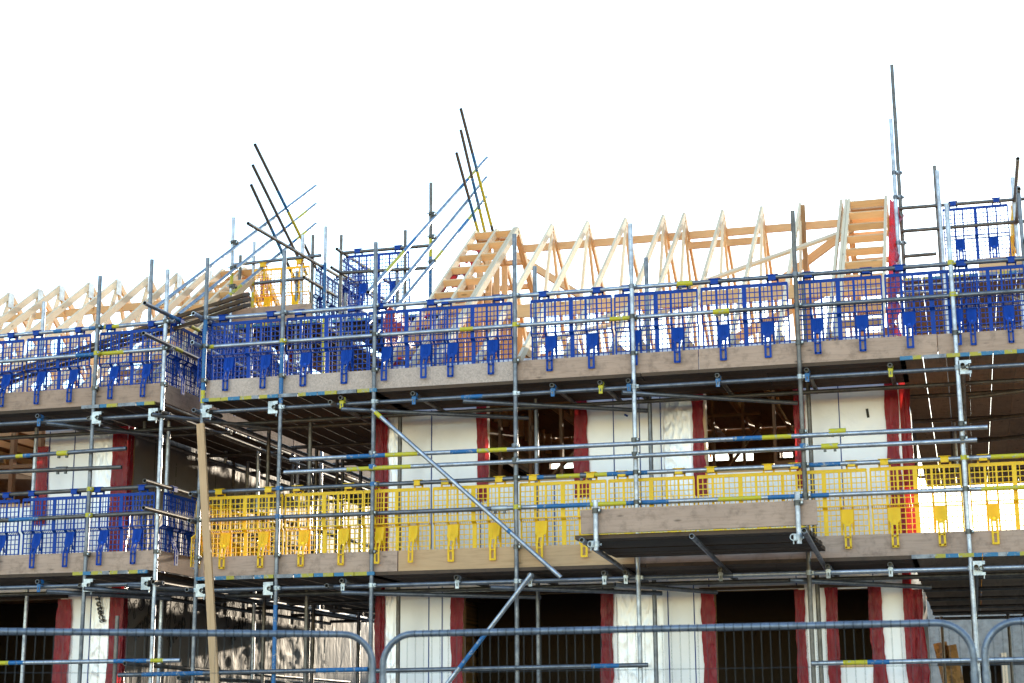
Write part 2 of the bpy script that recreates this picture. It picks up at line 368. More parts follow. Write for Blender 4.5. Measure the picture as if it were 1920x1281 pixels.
def guard(colour, pos, rz=0, width=.95, label='', group='', tilt=0):
    src = GP[colour]
    if colour not in USED: USED.add(colour); root = src
    else:
        root = src.copy(); COL.objects.link(root)
        for ch in list(src.children):
            c = ch.copy(); COL.objects.link(c); c.parent = root
    root.location = pos; root.rotation_euler = (R(tilt), 0, rz); root.scale = (width / .95, 1, 1)
    if 'colour' in root: del root['colour']
    tag(root, label, 'brick guard', group); return root

# ================================================================== MAIN SCAFFOLD (right-hand house)
main = thing('scaffold', (-3.5, .5, 0), 'long grey tube scaffold wrapped round the right-hand house, blue guards above yellow ones', 'scaffold')
Z2, Z1 = 5.10, 3.08            # undersides of the toe boards = tops of the decks
XO = [-8.28, -7.32, -6.21, -4.585, -3.28, -1.53, .05, 1.62]
ZT = [6.77, 6.78, 6.79, 6.75, 6.76, 6.75, 6.67, 6.7]
KO = ['g2', 'g2', 'g2', 'g2', 'g1', 'g3', 'g1', 'g2']
BO = [[(5.05, 5.2, 'y'), (5.2, 6.05, 'b')], [(5.0, 5.75, 'b'), (1.5, 2.75, 'b')], [], [], [], [], [], []]
outer = []
for x, zt, k, b in zip(XO, ZT, KO, BO): outer.append(T(main, 'upright_tube', (x, 0, 0), (x, 0, zt), k, zb(0, zt, *b)))
inner = []
for x, zt, k in [(-6.21, 4.95, 'g3'), (-4.585, 6.62, 'g2'), (-3.28, 6.62, 'g2'), (-1.53, 6.2, 'g3')]:
    inner.append(T(main, 'upright_tube', (x, .9, 0), (x, .9, zt), k))
inner.append(T(main, 'upright_tube', (-7.32, .9, 0), (-7.32, .9, 5.0), 'g3'))
RY = .0485
# guard rails: two above each deck, several lengths joined end to end
def rails(par, z, segs):
    out = []
    for x0, x1, k, bands in segs: out.append(T(par, 'guard_rail', (x0, RY, z), (x1, RY, z), k, bands))
    return out
r_top = rails(main, 6.055, [(-8.36, -2.71, 'g1', []), (-2.71, .9, 'g2', []), (.9, 2.4, 'g2', [])])
r_mid = rails(main, 5.72, [(-8.36, -2.33, 'g1', [(.0, .03, 'y'), (.52, .545, 'y'), (.80, .85, 'y')]), (-2.33, 2.4, 'g2', [])])
r_lt = rails(main, 4.035, [(-8.4, -3.83, 'g2', [(.86, .90, 'b'), (.93, 1, 'y')]), (-3.83, -.5, 'g1', [(0, .07, 'y'), (.07, .2, 'b'), (.66, .80, 'b')]), (-.5, 2.4, 'g1', [(.28, .5, 'y')])])
r_lm = rails(main, 3.72, [(-8.36, -4.75, 'g2', []), (-4.75, -1.53, 'g1', [(.12, .30, 'b'), (.30, .42, 'y'), (.42, .56, 'b'), (.72, .86, 'y'), (.88, 1, 'b')]), (-1.53, 2.4, 'g1', [(0, .06, 'b'), (.44, .62, 'y')])])
def sleeve(par, p, kind='y', L=.17):
    mb = MB(); p = Vector(p); mb.ring(p - V(L / 2, 0, 0), p + V(L / 2, 0, 0), .031, 12, 0); mb.annulus(p - V(L / 2, 0, 0), (1, 0, 0), .031, .024); mb.annulus(p + V(L / 2, 0, 0), (-1, 0, 0), .031, .024)
    for dx in (-.05, .05): mb.abox(p.x + dx - .014, p.x + dx + .014, p.y - .012, p.y + .012, p.z - .055, p.z - .028, 1)
    mb.build('sleeve_coupler', [kind, 'dk'], par)
sleeve(r_top[1], (-2.71, RY, 6.055)); sleeve(r_mid[1], (-2.33, RY, 5.72)); sleeve(r_lm[0], (-4.78, RY, 3.72), 'zn'); sleeve(r_lt[0], (-3.83, RY, 4.035), 'g2', .12)
# ledgers under the decks, front and back
LZ = {Z2: 4.955, Z1: 2.935}
for z in (Z2, Z1):
    T(main, 'ledger_tube', (-8.36, RY, LZ[z]), (-2.3, RY, LZ[z]), 'g2', [(.52, .56, 'b')] if z == Z2 else [])
    T(main, 'ledger_tube', (-2.3, RY, LZ[z]), (2.4, RY, LZ[z]), 'g2' if z == Z2 else 'g1')
    T(main, 'ledger_tube', (-8.36, .86, LZ[z]), (2.4, .86, LZ[z]), 'g3')
for i, o in enumerate(outer):
    x = XO[i]
    for z, k in ((6.055, 'dkgbk'), (5.72, 'y'), (4.035, 'b'), (3.72, 'dk')):
        kk = {6.055: 'g2' if i != 6 else 'y', 5.72: 'y' if i in (1, 3, 6) else 'dk', 4.035: ['dk', 'b', 'b', 'dk', 'dk', 'dk', 'y', 'dk'][i], 3.72: ['dk', 'b', 'dk', 'y', 'dk', 'dk', 'dk', 'dk'][i]}[z]
        C(o, (x, 0, z), kk)
    for z in (Z2, Z1):
        C(o, (x, 0, LZ[z]), 'zn'); C(o, (x, 0, z + .215), 'dk')
for i in (0, 1, 6):
    for z in (Z2, Z1): C(outer[i], (XO[i] + (.03 if i != 1 else -.125), -.01, LZ[z] - .0), 'plate', 'board_clamp')
# free level tubes between the lifts
def xz(px0, py0, px1, py1, Y): return P(px0, py0, Y), P(px1, py1, Y)
a, b = xz(544, 862, 1852, 801, -.05); h1 = T(main, 'level_tube', a, b, 'g1', [(.09, .15, 'b'), (.15, .20, 'y'), (.25, .29, 'b'), (.29, .335, 'y'), (.66, .70, 'b'), (.70, .74, 'y')])
a, b = xz(533, 886, 1832, 825, -.05); h2 = T(main, 'level_tube', a, b, 'g1', [(.1, .2, 'y')])
for tb, z in ((h1, 4.37), (h2, 4.22)):
    for x in XO[2:7]: C(tb, (x, -.05, z + (.0)), random.choice(['b', 'dk', 'dk', 'g2']))
sleeve(h1, P(1570, 809, -.05), 'y'); sleeve(h2, P(1556, 837, -.05), 'y')
a, b = xz(705, 1258, 1215, 1247, -.05); T(main, 'level_tube', a, b, 'g2', [(.8, .9, 'b')])
a, b = xz(1522, 1244, 1990, 1235, -.05); T(main, 'level_tube', a, b, 'g1', [(.13, .23, 'y'), (.23, .32, 'b')])
a, b = xz(222, 1266, 690, 1255, -.05); T(main, 'level_tube', a, b, 'g2', [(.1, .35, 'b'), (.8, 1, 'b')])
# transoms whose ends poke out over the ledger
for z, lst in ((Z2, [(640, 'y'), (775, 'b'), (1035, 'b'), (1125, 'y'), (1178, 'b'), (1345, 'b'), (1513, 'b'), (1670, 'y')]), (Z1, [(642, 'zn'), (856, 'zn'), (993, 'zn'), (1132, 'zn'), (1172, 'zn'), (1350, 'g2'), (1552, 'zn'), (1669, 'zn')])):
    for px, k in lst:
        x = P(px, 705 if z == Z2 else 1058, -.05).x; zz = LZ[z] + .0485
        t = T(main, 'transom_tube', (x, -.07, zz + .004), (x, 1.15, zz + .004), 'g3'); C(t, (x, 0, zz + .004), 'p' + k, 'transom_clip')
# bracing in plan under the decks, and the long diagonals
for (px0, py0, px1, z) in ((640, 742, 990, 4.88), (868, 725, 1212, 4.89), (1166, 716, 1492, 4.885), (640, 1093, 1010, 2.86), (919, 1084, 1230, 2.87), (1153, 1079, 1330, 2.865), (1480, 1084, 1720, 2.86)):
    p0 = P(px0, py0, -.06); d = ray(px1, 700); X1 = CAM.x + d.x * ((.93 - CAM.y) / d.y)
    T(main, 'plan_brace', (p0.x, -.06, z), (X1, .93, z - .03), 'g2')
t = T(main, 'diagonal_brace', P(697, 767, -.085), P(1052, 1083, -.10), 'g1', [(.02, .05, 'y'), (.73, .745, 'b')], 'bright silver diagonal brace falling to the right')
t = T(main, 'diagonal_brace', P(997, 1076, -.085), P(828, 1296, -.10), 'g1', [(.5, .8, 'b')], 'silver and blue diagonal brace falling to the left')
# toe boards
def toe(px0, px1, z, m, lab=None, Y=.07, zoff=0):
    y = 690 if z > 4 else 1050
    x0, x1 = P(px0, y, Y).x, P(px1, y, Y).x; z += zoff
    return board(main, 'toe_board', ((x0), Y, z + .1125), (x1, Y, z + .1125), .038, .225, m, lab)
toe(389, 963, Z2, 'chipboard', 'speckled chipboard toe board below the blue guards'); toe(964.5, 1310, Z2, 'weathered board'); toe(1311.5, 1760, Z2, 'weathered board', None, .07, .004); toe(1761.5, 2100, Z2, 'weathered board')
toe(386, 746, Z1, 'weathered board'); toe(748, 1190, Z1, 'toe board pine', 'fresh pale pine toe board below the yellow guards'); toe(1191.5, 1520, Z1, 'weathered board'); toe(1521.5, 2100, Z1, 'weathered board')
# deck boards: along the front, and front to back on both returns
for z in (Z2, Z1):
    for i in range(5):
        y = .125 + .232 * i
        cut = -3.2 + (i % 2) * 1.3
        board(main, 'deck_board', (-6.28, y, z - .019), (cut - .01, y, z - .019), .223, .038, 'dark deck board'); board(main, 'deck_board', (cut, y, z - .019), (-.46, y, z - .019), .223, .038, 'dark deck board')
    x = -8.16
    while x < -6.25:
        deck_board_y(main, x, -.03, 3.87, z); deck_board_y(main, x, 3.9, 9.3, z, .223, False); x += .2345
    x = -.40
    while x < 2.2:
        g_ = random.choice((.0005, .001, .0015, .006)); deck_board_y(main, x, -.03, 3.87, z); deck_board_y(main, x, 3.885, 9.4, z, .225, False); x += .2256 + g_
# the left-hand return of the main scaffold
ret = {}
for y in (1.9, 3.5, 5.2, 7.0):
    for x in (-8.28, -6.72): ret[(x, y)] = T(main, 'upright_tube', (x, y, 0), (x, y, 6.1 if x < -7 else 5.0), random.choice(['g2', 'g3']))
for y in (1.8, 3.4, 5.0, 6.6, 7.9, 9.2):
    T(main, 'upright_tube', (.05, y, 0), (.05, y, 4.95), random.choice(['g2', 'g3', 'g1']))
    for z in (Z2, Z1): T(main, 'transom_tube', (-.5, y - .1, LZ[z] + .045), (2.3, y - .1, LZ[z] + .045), 'g3')
for y in (1.5, 2.9, 4.4, 5.9, 7.4, 8.8):
    for z in (Z2, Z1): T(main, 'transom_tube', (-8.4, y, LZ[z] + .045), (-6.55, y, LZ[z] + .045), 'g3')
for z, kk in ((6.06, 'g1'), (5.72, 'g1'), (4.0, 'g2'), (3.7, 'g2'), (LZ[Z2], 'g2'), (LZ[Z1], 'g2')):
    T(main, 'return_rail', (-8.33, -.22 if z > 5 else -.12, z), (-8.33, 7.9, z + .0), kk)
for z in (LZ[Z2], LZ[Z1]):
    for x in (.10, 1.7): T(main, 'return_rail', (x, -.12, z), (x, 7.9, z), 'g3')
    for x in (-6.68,): T(main, 'return_rail', (x, -.12, z), (x, 7.9, z), 'g3')
for z in (Z2, Z1):
    for k in range(2): board(main, 'toe_board', (-8.24, .05 + 3.9 * k, z + .1125), (-8.24, 3.93 + 3.9 * k, z + .1125), .038, .225, 'weathered board')
for x, y in ((.75, 2.2), (1.2, 3.6), (.55, 8.6), (1.6, 5.2), (-.4, 8.9)): T(main, 'upright_tube', (x, y, 0), (x, y, 3.0), 'g3')
for z in (1.9, 2.3): T(main, 'guard_rail', (-.5, 9.0, z), (2.4, 9.0, z), 'g2')
for k, y in enumerate((1.2, 2.7, 4.2)): T(main, 'plan_brace', (.15, y, 4.86), (2.3, y - .9, 4.86), 'g3')
for k in range(3):
    guard('blue', (-8.33, .12 + .98 * k, 6.06), R(90), .95, f'{ORD[k]} blue mesh guard inward along the upper gap rail, behind front guards', 'brick guards on the upper returns')
    guard('yellow', (-8.33, .12 + .98 * k, 4.0), R(90), .95, f'{ORD[k]} yellow mesh guard inward along the gap, behind the front yellow guards', 'brick guards on the lower returns')
for k in range(3): guard('yellow', (-6.68, 3.2 + .98 * k, 4.0), R(90), .95, f'{ORD[k]} yellow mesh guard inward, deep in the gap beside the right house', 'yellow guards deep in the gap')
# front guards
for n, (p0, p1) in enumerate([(399, 535), (538, 688), (691, 835), (812, 960), (994, 1147), (1151, 1308), (1314, 1478), (1490, 1655), (1660, 1776), (1786, 1925)]):
    x0, x1 = P(p0, 560, .08).x, P(p1, 560, .08).x
    if n == 8: x1 = x0 + .93; 
    guard('blue', (x0, RY + (.008 if n % 2 else 0), 6.055), R(random.uniform(-.4, .4)), (x1 - x0), f'{ORD[n]} blue mesh brick guard from the left on the long upper scaffold rail', 'blue brick guards on the long upper rail', random.uniform(-1.5, 1))
for n, (p0, p1) in enumerate([(391, 531), (535, 681), (683, 806), (811, 964), (974, 1137), (1140, 1302), (1307, 1470), (1464, 1626), (1631, 1803), (1817, 1990)]):
    x0, x1 = P(p0, 900, .08).x, P(p1, 900, .08).x
    guard('yellow', (x0, RY + (.008 if n % 2 else 0), 4.035), R(random.uniform(-.4, .4)), (x1 - x0), f'{ORD[n]} yellow mesh brick guard from the left along the lower scaffold rail', 'yellow brick guards on the lower rail', random.uniform(-1.5, 1))

# ------------------------------------------------------------------ loading platform jutting from the lower deck
lp = thing('loading_platform', (-2.4, -.9, 0), 'boarded loading platform jutting out in front of the yellow guards, grey front toe board', 'loading platform')
for i in range(8): zj = 3.165 + random.uniform(-.007, .004); board(lp, 'deck_board', (-3.52 + .02 * (i % 2), -1.74 + .225 * i, zj), (-1.36 + .010 * (i % 3), -1.74 + .225 * i, zj), .217, .038, 'dark deck board')
for px, py in ((1092, 1014), (1298, 1004), (1510, 981)):
    q = P(px, py, -2.05); T(lp, 'transom_tube', (q.x, -2.08 if px < 1400 else -2.2, 3.115), (q.x - .05, 1.15, 2.99), 'g2')
a = P(1090, 1000, -1.86); b = P(1533, 980, -1.86)
board(lp, 'toe_board', (a.x, -1.86, 3.305), (b.x, -1.86, 3.315), .038, .225, 'weathered board', 'grey weathered front toe board')
for px in (1117, 1497):
    q = P(px, 985, -1.92); t = T(lp, 'stub_upright', (q.x, -1.915, 3.03), (q.x, -1.915, 3.50), 'g1'); C(t, (q.x, -1.915, 3.40), 'dk'); C(t, (q.x, -1.915, 3.09), 'zn', 'coupler', R(90))
mb = MB(); mb.abox(a.x + .04, b.x - .1, -1.872, -1.868, 3.186, 3.190); mb.build('hazard_tape', 'masking tape yellow', lp)

# ================================================================== LEFT SCAFFOLD
left = thing('scaffold', (-10, .5, 0), 'tube scaffold with blue guards on both lifts in front of the left-hand house', 'scaffold')
ZL2, ZL1 = 5.105, 3.18; LL = {ZL2: 4.955, ZL1: 3.03}
xl = [-8.785, P(188, 517, 0).x, -11.1]
lo = []
for x, zt, k in zip(xl, (6.67, 6.66, 6.7), ('g1', 'g2', 'g2')): lo.append(T(left, 'upright_tube', (x, 0, 0), (x, 0, zt), k))
li = []
for px, py, Y, k in ((285, 487, .95, 'g2'), (83, 566, .95, 'g1')):
    q = P(px, py, Y); li.append(T(left, 'upright_tube', (q.x, Y, 4.9 if px > 200 else 0), (q.x, Y, q.z), k))
q = P(315, 840, .95); T(left, 'upright_tube', (q.x, .95, 0), (q.x, .95, 5.05), 'g1')
for y, k in ((2.75, 'g1'), (4.6, 'g2'), (6.6, 'g2')): T(left, 'upright_tube', (-8.79, y, 0), (-8.79, y, 5.0), k)
q = P(221, 1155, -.05); T(left, 'upright_tube', (q.x, -.06, 0), (q.x, -.06, q.z), 'g3', (), 'short dull handrail post'); q = P(403, 1176, -.06); T(left, 'upright_tube', (q.x, -.06, 0), (q.x, -.06, q.z), 'g2')
ltop = [T(left, 'guard_rail', (-12.6, RY, 6.01), (-8.70, RY, 6.055), 'g1', [(.6, .63, 'b'), (.72, .77, 'b'), (.77, .82, 'y')]), T(left, 'guard_rail', (-12.6, RY, 5.70), (-8.70, RY, 5.735), 'g1', [(.68, .76, 'b'), (.76, .84, 'y')]),
        T(left, 'guard_rail', (-12.6, RY, 4.10), (-8.80, RY, 4.13), 'g3', [(.3, .4, 'y')]), T(left, 'guard_rail', (-12.6, RY, 3.80), (-8.80, RY, 3.83), 'g3', [(.5, .6, 'b')])]
for i, x in enumerate(xl):
    for z, k in ((6.045, 'dk'), (5.725, 'y' if i == 1 else 'dk'), (4.125, 'y' if i == 1 else 'zn'), (3.825, 'y' if i == 1 else 'zn'), (LL[ZL2], 'zn'), (LL[ZL1], 'zn'), (ZL1 + .2, 'dk'), (ZL2 + .2, 'dk')): C(lo[i], (x, 0, z), k)
for z in (ZL2, ZL1):
    for x in (xl[0] - .14, xl[1] + .02): C(lo[0] if x > -9 else lo[1], (x, -.01, LL[z]), 'plate', 'board_clamp')
    T(left, 'ledger_tube', (-12.6, RY, LL[z]), (-8.7, RY, LL[z]), 'g2'); T(left, 'ledger_tube', (-12.6, .92, LL[z]), (-8.7, .92, LL[z]), 'g3')
    x = P(72, 770 if z > 4 else 1080, -.05).x; t = T(left, 'transom_tube', (x, -.07, LL[z] + .05), (x, 1.15, LL[z] + .05), 'g2'); C(t, (x, 0, LL[z] + .05), 'pb', 'transom_clip')
    for y in (1.6, 3.2, 4.8, 6.4, 8.0): T(left, 'transom_tube', (-9.8, y, LL[z] + .045), (-8.65, y, LL[z] + .045), 'g3')
    T(left, 'return_rail', (-8.73, -.15, LL[z]), (-8.73, 7.8, LL[z]), 'g3'); T(left, 'return_rail', (-9.72, .0, LL[z]), (-9.72, 7.8, LL[z]), 'g3')
    board(left, 'toe_board', (-12.6, .07, z + .1125), (-8.83, .07, z + .1125), .038, .225, 'weathered board')
    board(left, 'toe_board', (-8.81, .02, z + .1125), (-8.81, 3.9, z + .1125), .038, .225, 'weathered board'); board(left, 'toe_board', (-8.81, 3.93, z + .1125), (-8.81, 7.8, z + .1125), .038, .225, 'weathered board')
    for i in range(5): board(left, 'deck_board', (-12.6, .125 + .232 * i, z - .019), (-9.82, .125 + .232 * i, z - .019), .223, .038, 'dark deck board')
    x = -9.69
    while x < -8.85: deck_board_y(left, x, -.03, 3.87, z); deck_board_y(left, x, 3.9, 9.3, z, .223, False); x += .2345
a = PX(270, 598, -8.73); b = PX(395, 645, -8.73)
rt = [T(left, 'return_rail', (-8.73, a.y, 6.11), (-8.73, 3.2, 6.11), 'g2', [(.15, .25, 'b'), (.3, .36, 'y')]), T(left, 'return_rail', (-8.73, a.y, 5.76), (-8.73, 3.2, 5.76), 'g2', [(.2, .25, 'y')]),
      T(left, 'return_rail', (-8.73, -.45, 4.12), (-8.73, 7.5, 4.12), 'g3'), T(left, 'return_rail', (-8.73, -.45, 3.82), (-8.73, 7.5, 3.82), 'g3')]
for px, py, z in ((286, 768, 4.93), (88, 792, 4.90), (160, 1090, 2.98), (90, 1096, 2.96), (240, 1088, 3.0)):
    q = P(px, py, -.1); T(left, 'plan_brace', (q.x, -.12, z), (q.x + 1.0, .95, z - .03), 'g2')
a, b = xz(-40, 861, 237, 841, -.05); h = T(left, 'level_tube', a, b, 'g2', [(.26, .31, 'y'), (.31, .36, 'b')]); sleeve(h, P(118, 850, -.05), 'y', .14)
a, b = xz(-40, 887, 228, 876, -.05); h = T(left, 'level_tube', a, b, 'g3'); sleeve(h, P(116, 880, -.05), 'g3', .14)
a, b = xz(-40, 1244, 338, 1238, -.08); T(left, 'level_tube', a, b, 'g1', [(.1, .155, 'y'), (.155, .23, 'b'), (.68, .84, 'b'), (.86, .92, 'y')])
a = P(236, 1244, -.3); T(left, 'return_rail', (-8.95, -.3, a.z), (-8.9, 6.5, a.z - .05), 'g3'); T(left, 'return_rail', (-8.35, -.2, a.z - .16), (-8.35, 7.5, a.z - .12), 'g3')
for n, (p0, p1) in enumerate([(-75, 46), (51, 171), (187, 307)]):
    x0, x1 = P(p0, 640, .08).x, P(p1, 640, .08).x
    guard('blue', (x0, RY, 6.025 + .008 * n), R(-.7), x1 - x0, f'{ORD[2 - n]} blue mesh guard left of the bright corner post, upper rail of left scaffold', 'blue guards, upper lift of left scaffold')
for n, (p0, p1) in enumerate([(-30, 37), (42, 163), (165, 290)]):
    x0, x1 = P(p0, 950, .08).x, P(p1, 950, .08).x
    if n == 0: x0 = x1 - .9
    guard('blue', (x0, RY, 4.105 + .008 * n), R(-.5), x1 - x0, f'{ORD[2 - n]} blue mesh guard left of the bright corner post, lower rail of left scaffold', 'blue guards, lower lift of left scaffold')
for k in range(2):
    guard('blue', (-8.73, .10 + .97 * k, 6.11), R(90), .95, f'{("nearer", "farther")[k]} blue mesh guard turned edge-on at the gap, upper lift of left scaffold', 'blue guards on the left return')
    guard('blue', (-8.73, .10 + .97 * k, 4.12), R(90), .95, f'{("nearer", "farther")[k]} dark blue mesh guard turned edge-on at the gap, lower lift of left scaffold', 'blue guards on the left return')

# ================================================================== HOUSES
def wall(par, name, u0, u1, z0, z1, at, th, holes, m, axis='X', label=None, reveal=None):
    """vertical wall slab with real openings; axis X: spans X at Y=at..at+th; axis Y: spans Y at X=at..at-th"""
    us = sorted({u0, u1, *[h[0] for h in holes], *[h[1] for h in holes]}); us = [u for u in us if u0 <= u <= u1]
    zs = sorted({z0, z1, *[h[2] for h in holes], *[h[3] for h in holes]}); zs = [z for z in zs if z0 <= z <= z1]
    def solid(i, j):
        if i < 0 or j < 0 or i >= len(us) - 1 or j >= len(zs) - 1: return False
        u, z = (us[i] + us[i + 1]) / 2, (zs[j] + zs[j + 1]) / 2
        return not any(h[0] < u < h[1] and h[2] < z < h[3] for h in holes)
    mb = MB()
    def pt(u, d, z): return (u, at + d, z) if axis == 'X' else (at - d, u, z)
    for i in range(len(us) - 1):
        for j in range(len(zs) - 1):
            if not solid(i, j): continue
            a, b, c, d = us[i], us[i + 1], zs[j], zs[j + 1]
            mb.face([pt(a, 0, c), pt(b, 0, c), pt(b, 0, d), pt(a, 0, d)], 0); mb.face([pt(a, th, d), pt(b, th, d), pt(b, th, c), pt(a, th, c)], 1)
            if not solid(i - 1, j): mb.face([pt(a, th, c), pt(a, 0, c), pt(a, 0, d), pt(a, th, d)], 1)
            if not solid(i + 1, j): mb.face([pt(b, 0, c), pt(b, th, c), pt(b, th, d), pt(b, 0, d)], 1)
            if not solid(i, j - 1): mb.face([pt(a, 0, c), pt(a, th, c), pt(b, th, c), pt(b, 0, c)], 1)
            if not solid(i, j + 1): mb.face([pt(a, 0, d), pt(b, 0, d), pt(b, th, d), pt(a, th, d)], 1)
    return mb.build(name, [m, reveal or 'interior timber'], par, None, label)
WY, BY, RYD, RZ = 1.25, 8.25, 4.75, 8.34
def wx(px, Y=WY): return P(px, 900, Y).x
def wz(px, py, Y=WY): return P(px, py, Y).z
def fx(px, py, Y=WY): return P(px, py, Y).x
def red_strip(par, px0, px1, py0, py1, Y=WY - .012, flare=.02, x=None, name='red_membrane'):
    """creased polythene strip hanging at a jamb: a wavy sheet with a ragged lower end"""
    p0, p1 = P((px0 + px1) / 2, py0, Y), P((px0 + px1) / 2, max(py1, py0 + 5), Y)
    pm = (py0 + py1) / 2; xa, xb = P(px0, pm, Y).x, P(px1, pm, Y).x; sd_ = random.random() * 50
    def fn(u, v):
        zz = p0.z + (p1.z - p0.z) * v
        wob = (noise.noise(V(sd_, u * 1.5, zz * 1.7)) * flare * (1 + v) + noise.noise(V(zz * 7, sd_, u * 2)) * .014 + noise.noise(V(zz * 19, sd_, 5)) * .006) * (1 if u > .5 else -.8) * abs(2 * u - 1)
        rag = noise.noise(V(sd_ + u * 9, 3, 1)) * .06 if v > .97 else 0
        yy = Y - .010 - .010 * abs(math.sin(u * 7.0 + sd_ + zz * 1.1)) - .012 * noise.noise(V(u * 4 + sd_, zz * 6, 2))
        return (xa + (xb - xa) * u + wob, yy, zz + rag)
    mb = MB(); mb.grid(fn, 10, 44); return mb.build(name, 'red membrane', par)
def foil_patch(par, x0, x1, z0, z1, Y, m='crumpled foil', amp=.013, name='foil_strip', axis='X', nu=44, sc=12.0):
    sd_ = random.random() * 90; nv = max(20, int((z1 - z0) * 40))
    def fn(u, v):
        a = x0 + (x1 - x0) * u; z = z0 + (z1 - z0) * v; e = min(1, min(u, 1 - u) * 6, min(v, 1 - v) * 12)
        q = V(a * sc + z * 2.6 + sd_, z * sc * .38 - a * 2.0, sd_)
        d = ((1 - abs(noise.noise(q)) * 2.2) ** 3 * .5 + (1 - abs(noise.noise(q * 2.1)) * 2) ** 3 * .28 + noise.noise(q * 5.0) * .12) * amp * (.25 + .75 * e)
        return (a, Y - .004 - d, z) if axis == 'X' else (Y + .004 + d, a, z)
    mb = MB(); mb.grid(fn, nu, nv); return mb.build(name, m, par)
def line_strip(par, px, py0, py1, Y=WY, wd=.011):
    x = fx(px, (py0 + py1) / 2, Y); mb = MB(); mb.abox(x - wd / 2, x + wd / 2, Y - .006, Y - .003, wz(px, py1, Y), wz(px, py0, Y)); mb.build('marker_line', 'blue line tape', par)
# ---- right-hand house
RX0, RX1 = -6.50, -.585
rh = thing('timber_frame_house', (-3.5, 4.7, 0), 'timber frame house in pale foil under open trusses, the right-hand one', 'house')
H = []
def hole(px0, px1, py0, py1):
    H.append((fx(px0, (py0 + py1) / 2), fx(px1, (py0 + py1) / 2), wz((px0 + px1) / 2, py1), wz((px0 + px1) / 2, py0))); return H[-1]
hA = hole(905, 1086, 728, 903); hB = hole(1316, 1494, 722, 885); hC = hole(866, 1146, 1113, 1330); hD = hole(1342, 1502, 1106, 1330); hE = hole(1570, 1638, 1104, 1246)
wall(rh, 'front_wall', RX0, RX1, 0, 5.62, WY, .16, H, 'wall foil')
def rhole(px0, px1, py0, py1, Y=8.1): return (P(px0, py0, Y).x, P(px1, py0, Y).x, P((px0 + px1) / 2, py1, Y).z, P((px0 + px1) / 2, py0, Y).z)
RHoles = [rhole(1012, 1050, 804, 813), rhole(1030, 1092, 866, 878), rhole(1320, 1378, 790, 798), rhole(1322, 1366, 848, 864), rhole(1374, 1412, 848, 864), rhole(1462, 1486, 846, 858), rhole(1150, 1280, 840, 870), rhole(900, 950, 840, 860), rhole(1560, 1640, 830, 900)]
wall(rh, 'rear_wall', RX0, RX1, 0, 5.85, 8.1, .15, RHoles, 'interior timber', 'X', None, 'interior timber')
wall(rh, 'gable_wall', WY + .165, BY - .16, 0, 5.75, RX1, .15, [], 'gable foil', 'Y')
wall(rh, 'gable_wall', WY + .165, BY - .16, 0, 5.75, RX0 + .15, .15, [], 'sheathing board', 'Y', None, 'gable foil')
mb = MB(); mb.abox(RX0 + .16, RX1 - .16, WY + .165, 8.09, 3.25, 3.5); mb.build('upper_floor', 'interior timber', rh)
mb = MB(); mb.abox(RX0 + .16, RX1 - .16, 2.4, 8.09, 5.86, 5.9); mb.build('loft_ceiling', 'interior timber', rh)
for yy, x0_, x1_ in ((4.0, -6.3, -4.3), (5.6, -4.1, -2.6), (3.6, -2.2, -.9)):
    mb = MB(); x = x0_
    while x <= x1_: mb.abox(x - .019, x + .019, yy, yy + .09, 3.5, 5.84); x += .42
    mb.abox(x0_ - .02, x1_, yy + .001, yy + .089, 4.6, 4.64); mb.abox(x0_ - .02, x1_ + .0, yy + .002, yy + .088, 5.60, 5.64); mb.bar((x0_, yy + .1, 3.6), (x1_, yy + .1, 5.5), .03, .09, (0, 1, 0)); mb.build('stud_partition', 'interior timber', rh)
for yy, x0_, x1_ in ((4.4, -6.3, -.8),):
    mb = MB(); mb.abox(x0_, x1_, yy, yy + .1, 0, 3.24); mb.build('shaded_partition', 'interior shade', rh)  # dark sheet, ground-floor shade put into its colour
# lintels
for px0, px1, py, h_ in ((836, 1152, 1111, .035), (1312, 1508, 1103, .03), (1535, 1660, 1098, .032)):
    x0, x1 = fx(px0, py), fx(px1, py); z = wz((px0 + px1) / 2, py); mb = MB(); mb.abox(x0, x1, WY - .05, WY - .004, z - h_ / 2, z + h_ / 2); mb.build('lintel', 'dark deck board', rh)
mb = MB(); mb.abox(hE[0], hE[1], WY - .01, WY + .15, hE[2] - .03, hE[2] + .004); mb.build('sill', 'new pine', rh)
for h_ in (hA, hB):
    mb = MB(); mb.abox(h_[0], h_[1], WY + .01, WY + .15, h_[2] - .002, h_[2] + .04); mb.build('sill', 'toe board pine', rh)
    mb = MB(); mb.abox(h_[0] + .001, h_[0] + .04, WY + .02, WY + .158, h_[2] + .042, 5.6); mb.build('jamb_stud', 'pale pine', rh)
for a_ in ((704, 726, 765, 1036), (895, 914, 735, 940), (1078, 1102, 735, 932), (1299, 1321, 730, 930), (1490, 1511, 722, 915), (1664, 1692, 718, 1012), (703, 721, 1085, 1300), (846, 870, 1116, 1300), (1128, 1151, 1111, 1300), (1317, 1342, 1103, 1300), (1493, 1513, 1106, 1300), (1551, 1573, 1102, 1300), (1632, 1656, 1100, 1300), (1697, 1716, 1068, 1300)): red_strip(rh, *a_)
def red_side(par, X, y0, y1, z0, z1, flip=1):
    sd_ = random.random() * 60
    def fn(u, v):
        z = z1 + (z0 - z1) * v; y = y0 + (y1 - y0) * u
        return (X + flip * (.012 + .03 * abs(noise.noise(V(u * 3 + sd_, z * 2.2, 1))) + .02 * v), y + .03 * noise.noise(V(z * 2, sd_, u)), z)
    mb = MB(); mb.grid(fn, 12, 50); return mb.build('red_membrane', 'red membrane', par)
red_strip(rh, 1690, 1713, 716, 1012, 1.38, .015); red_strip(rh, 1713, 1737, 1105, 1300, 1.38, .03)
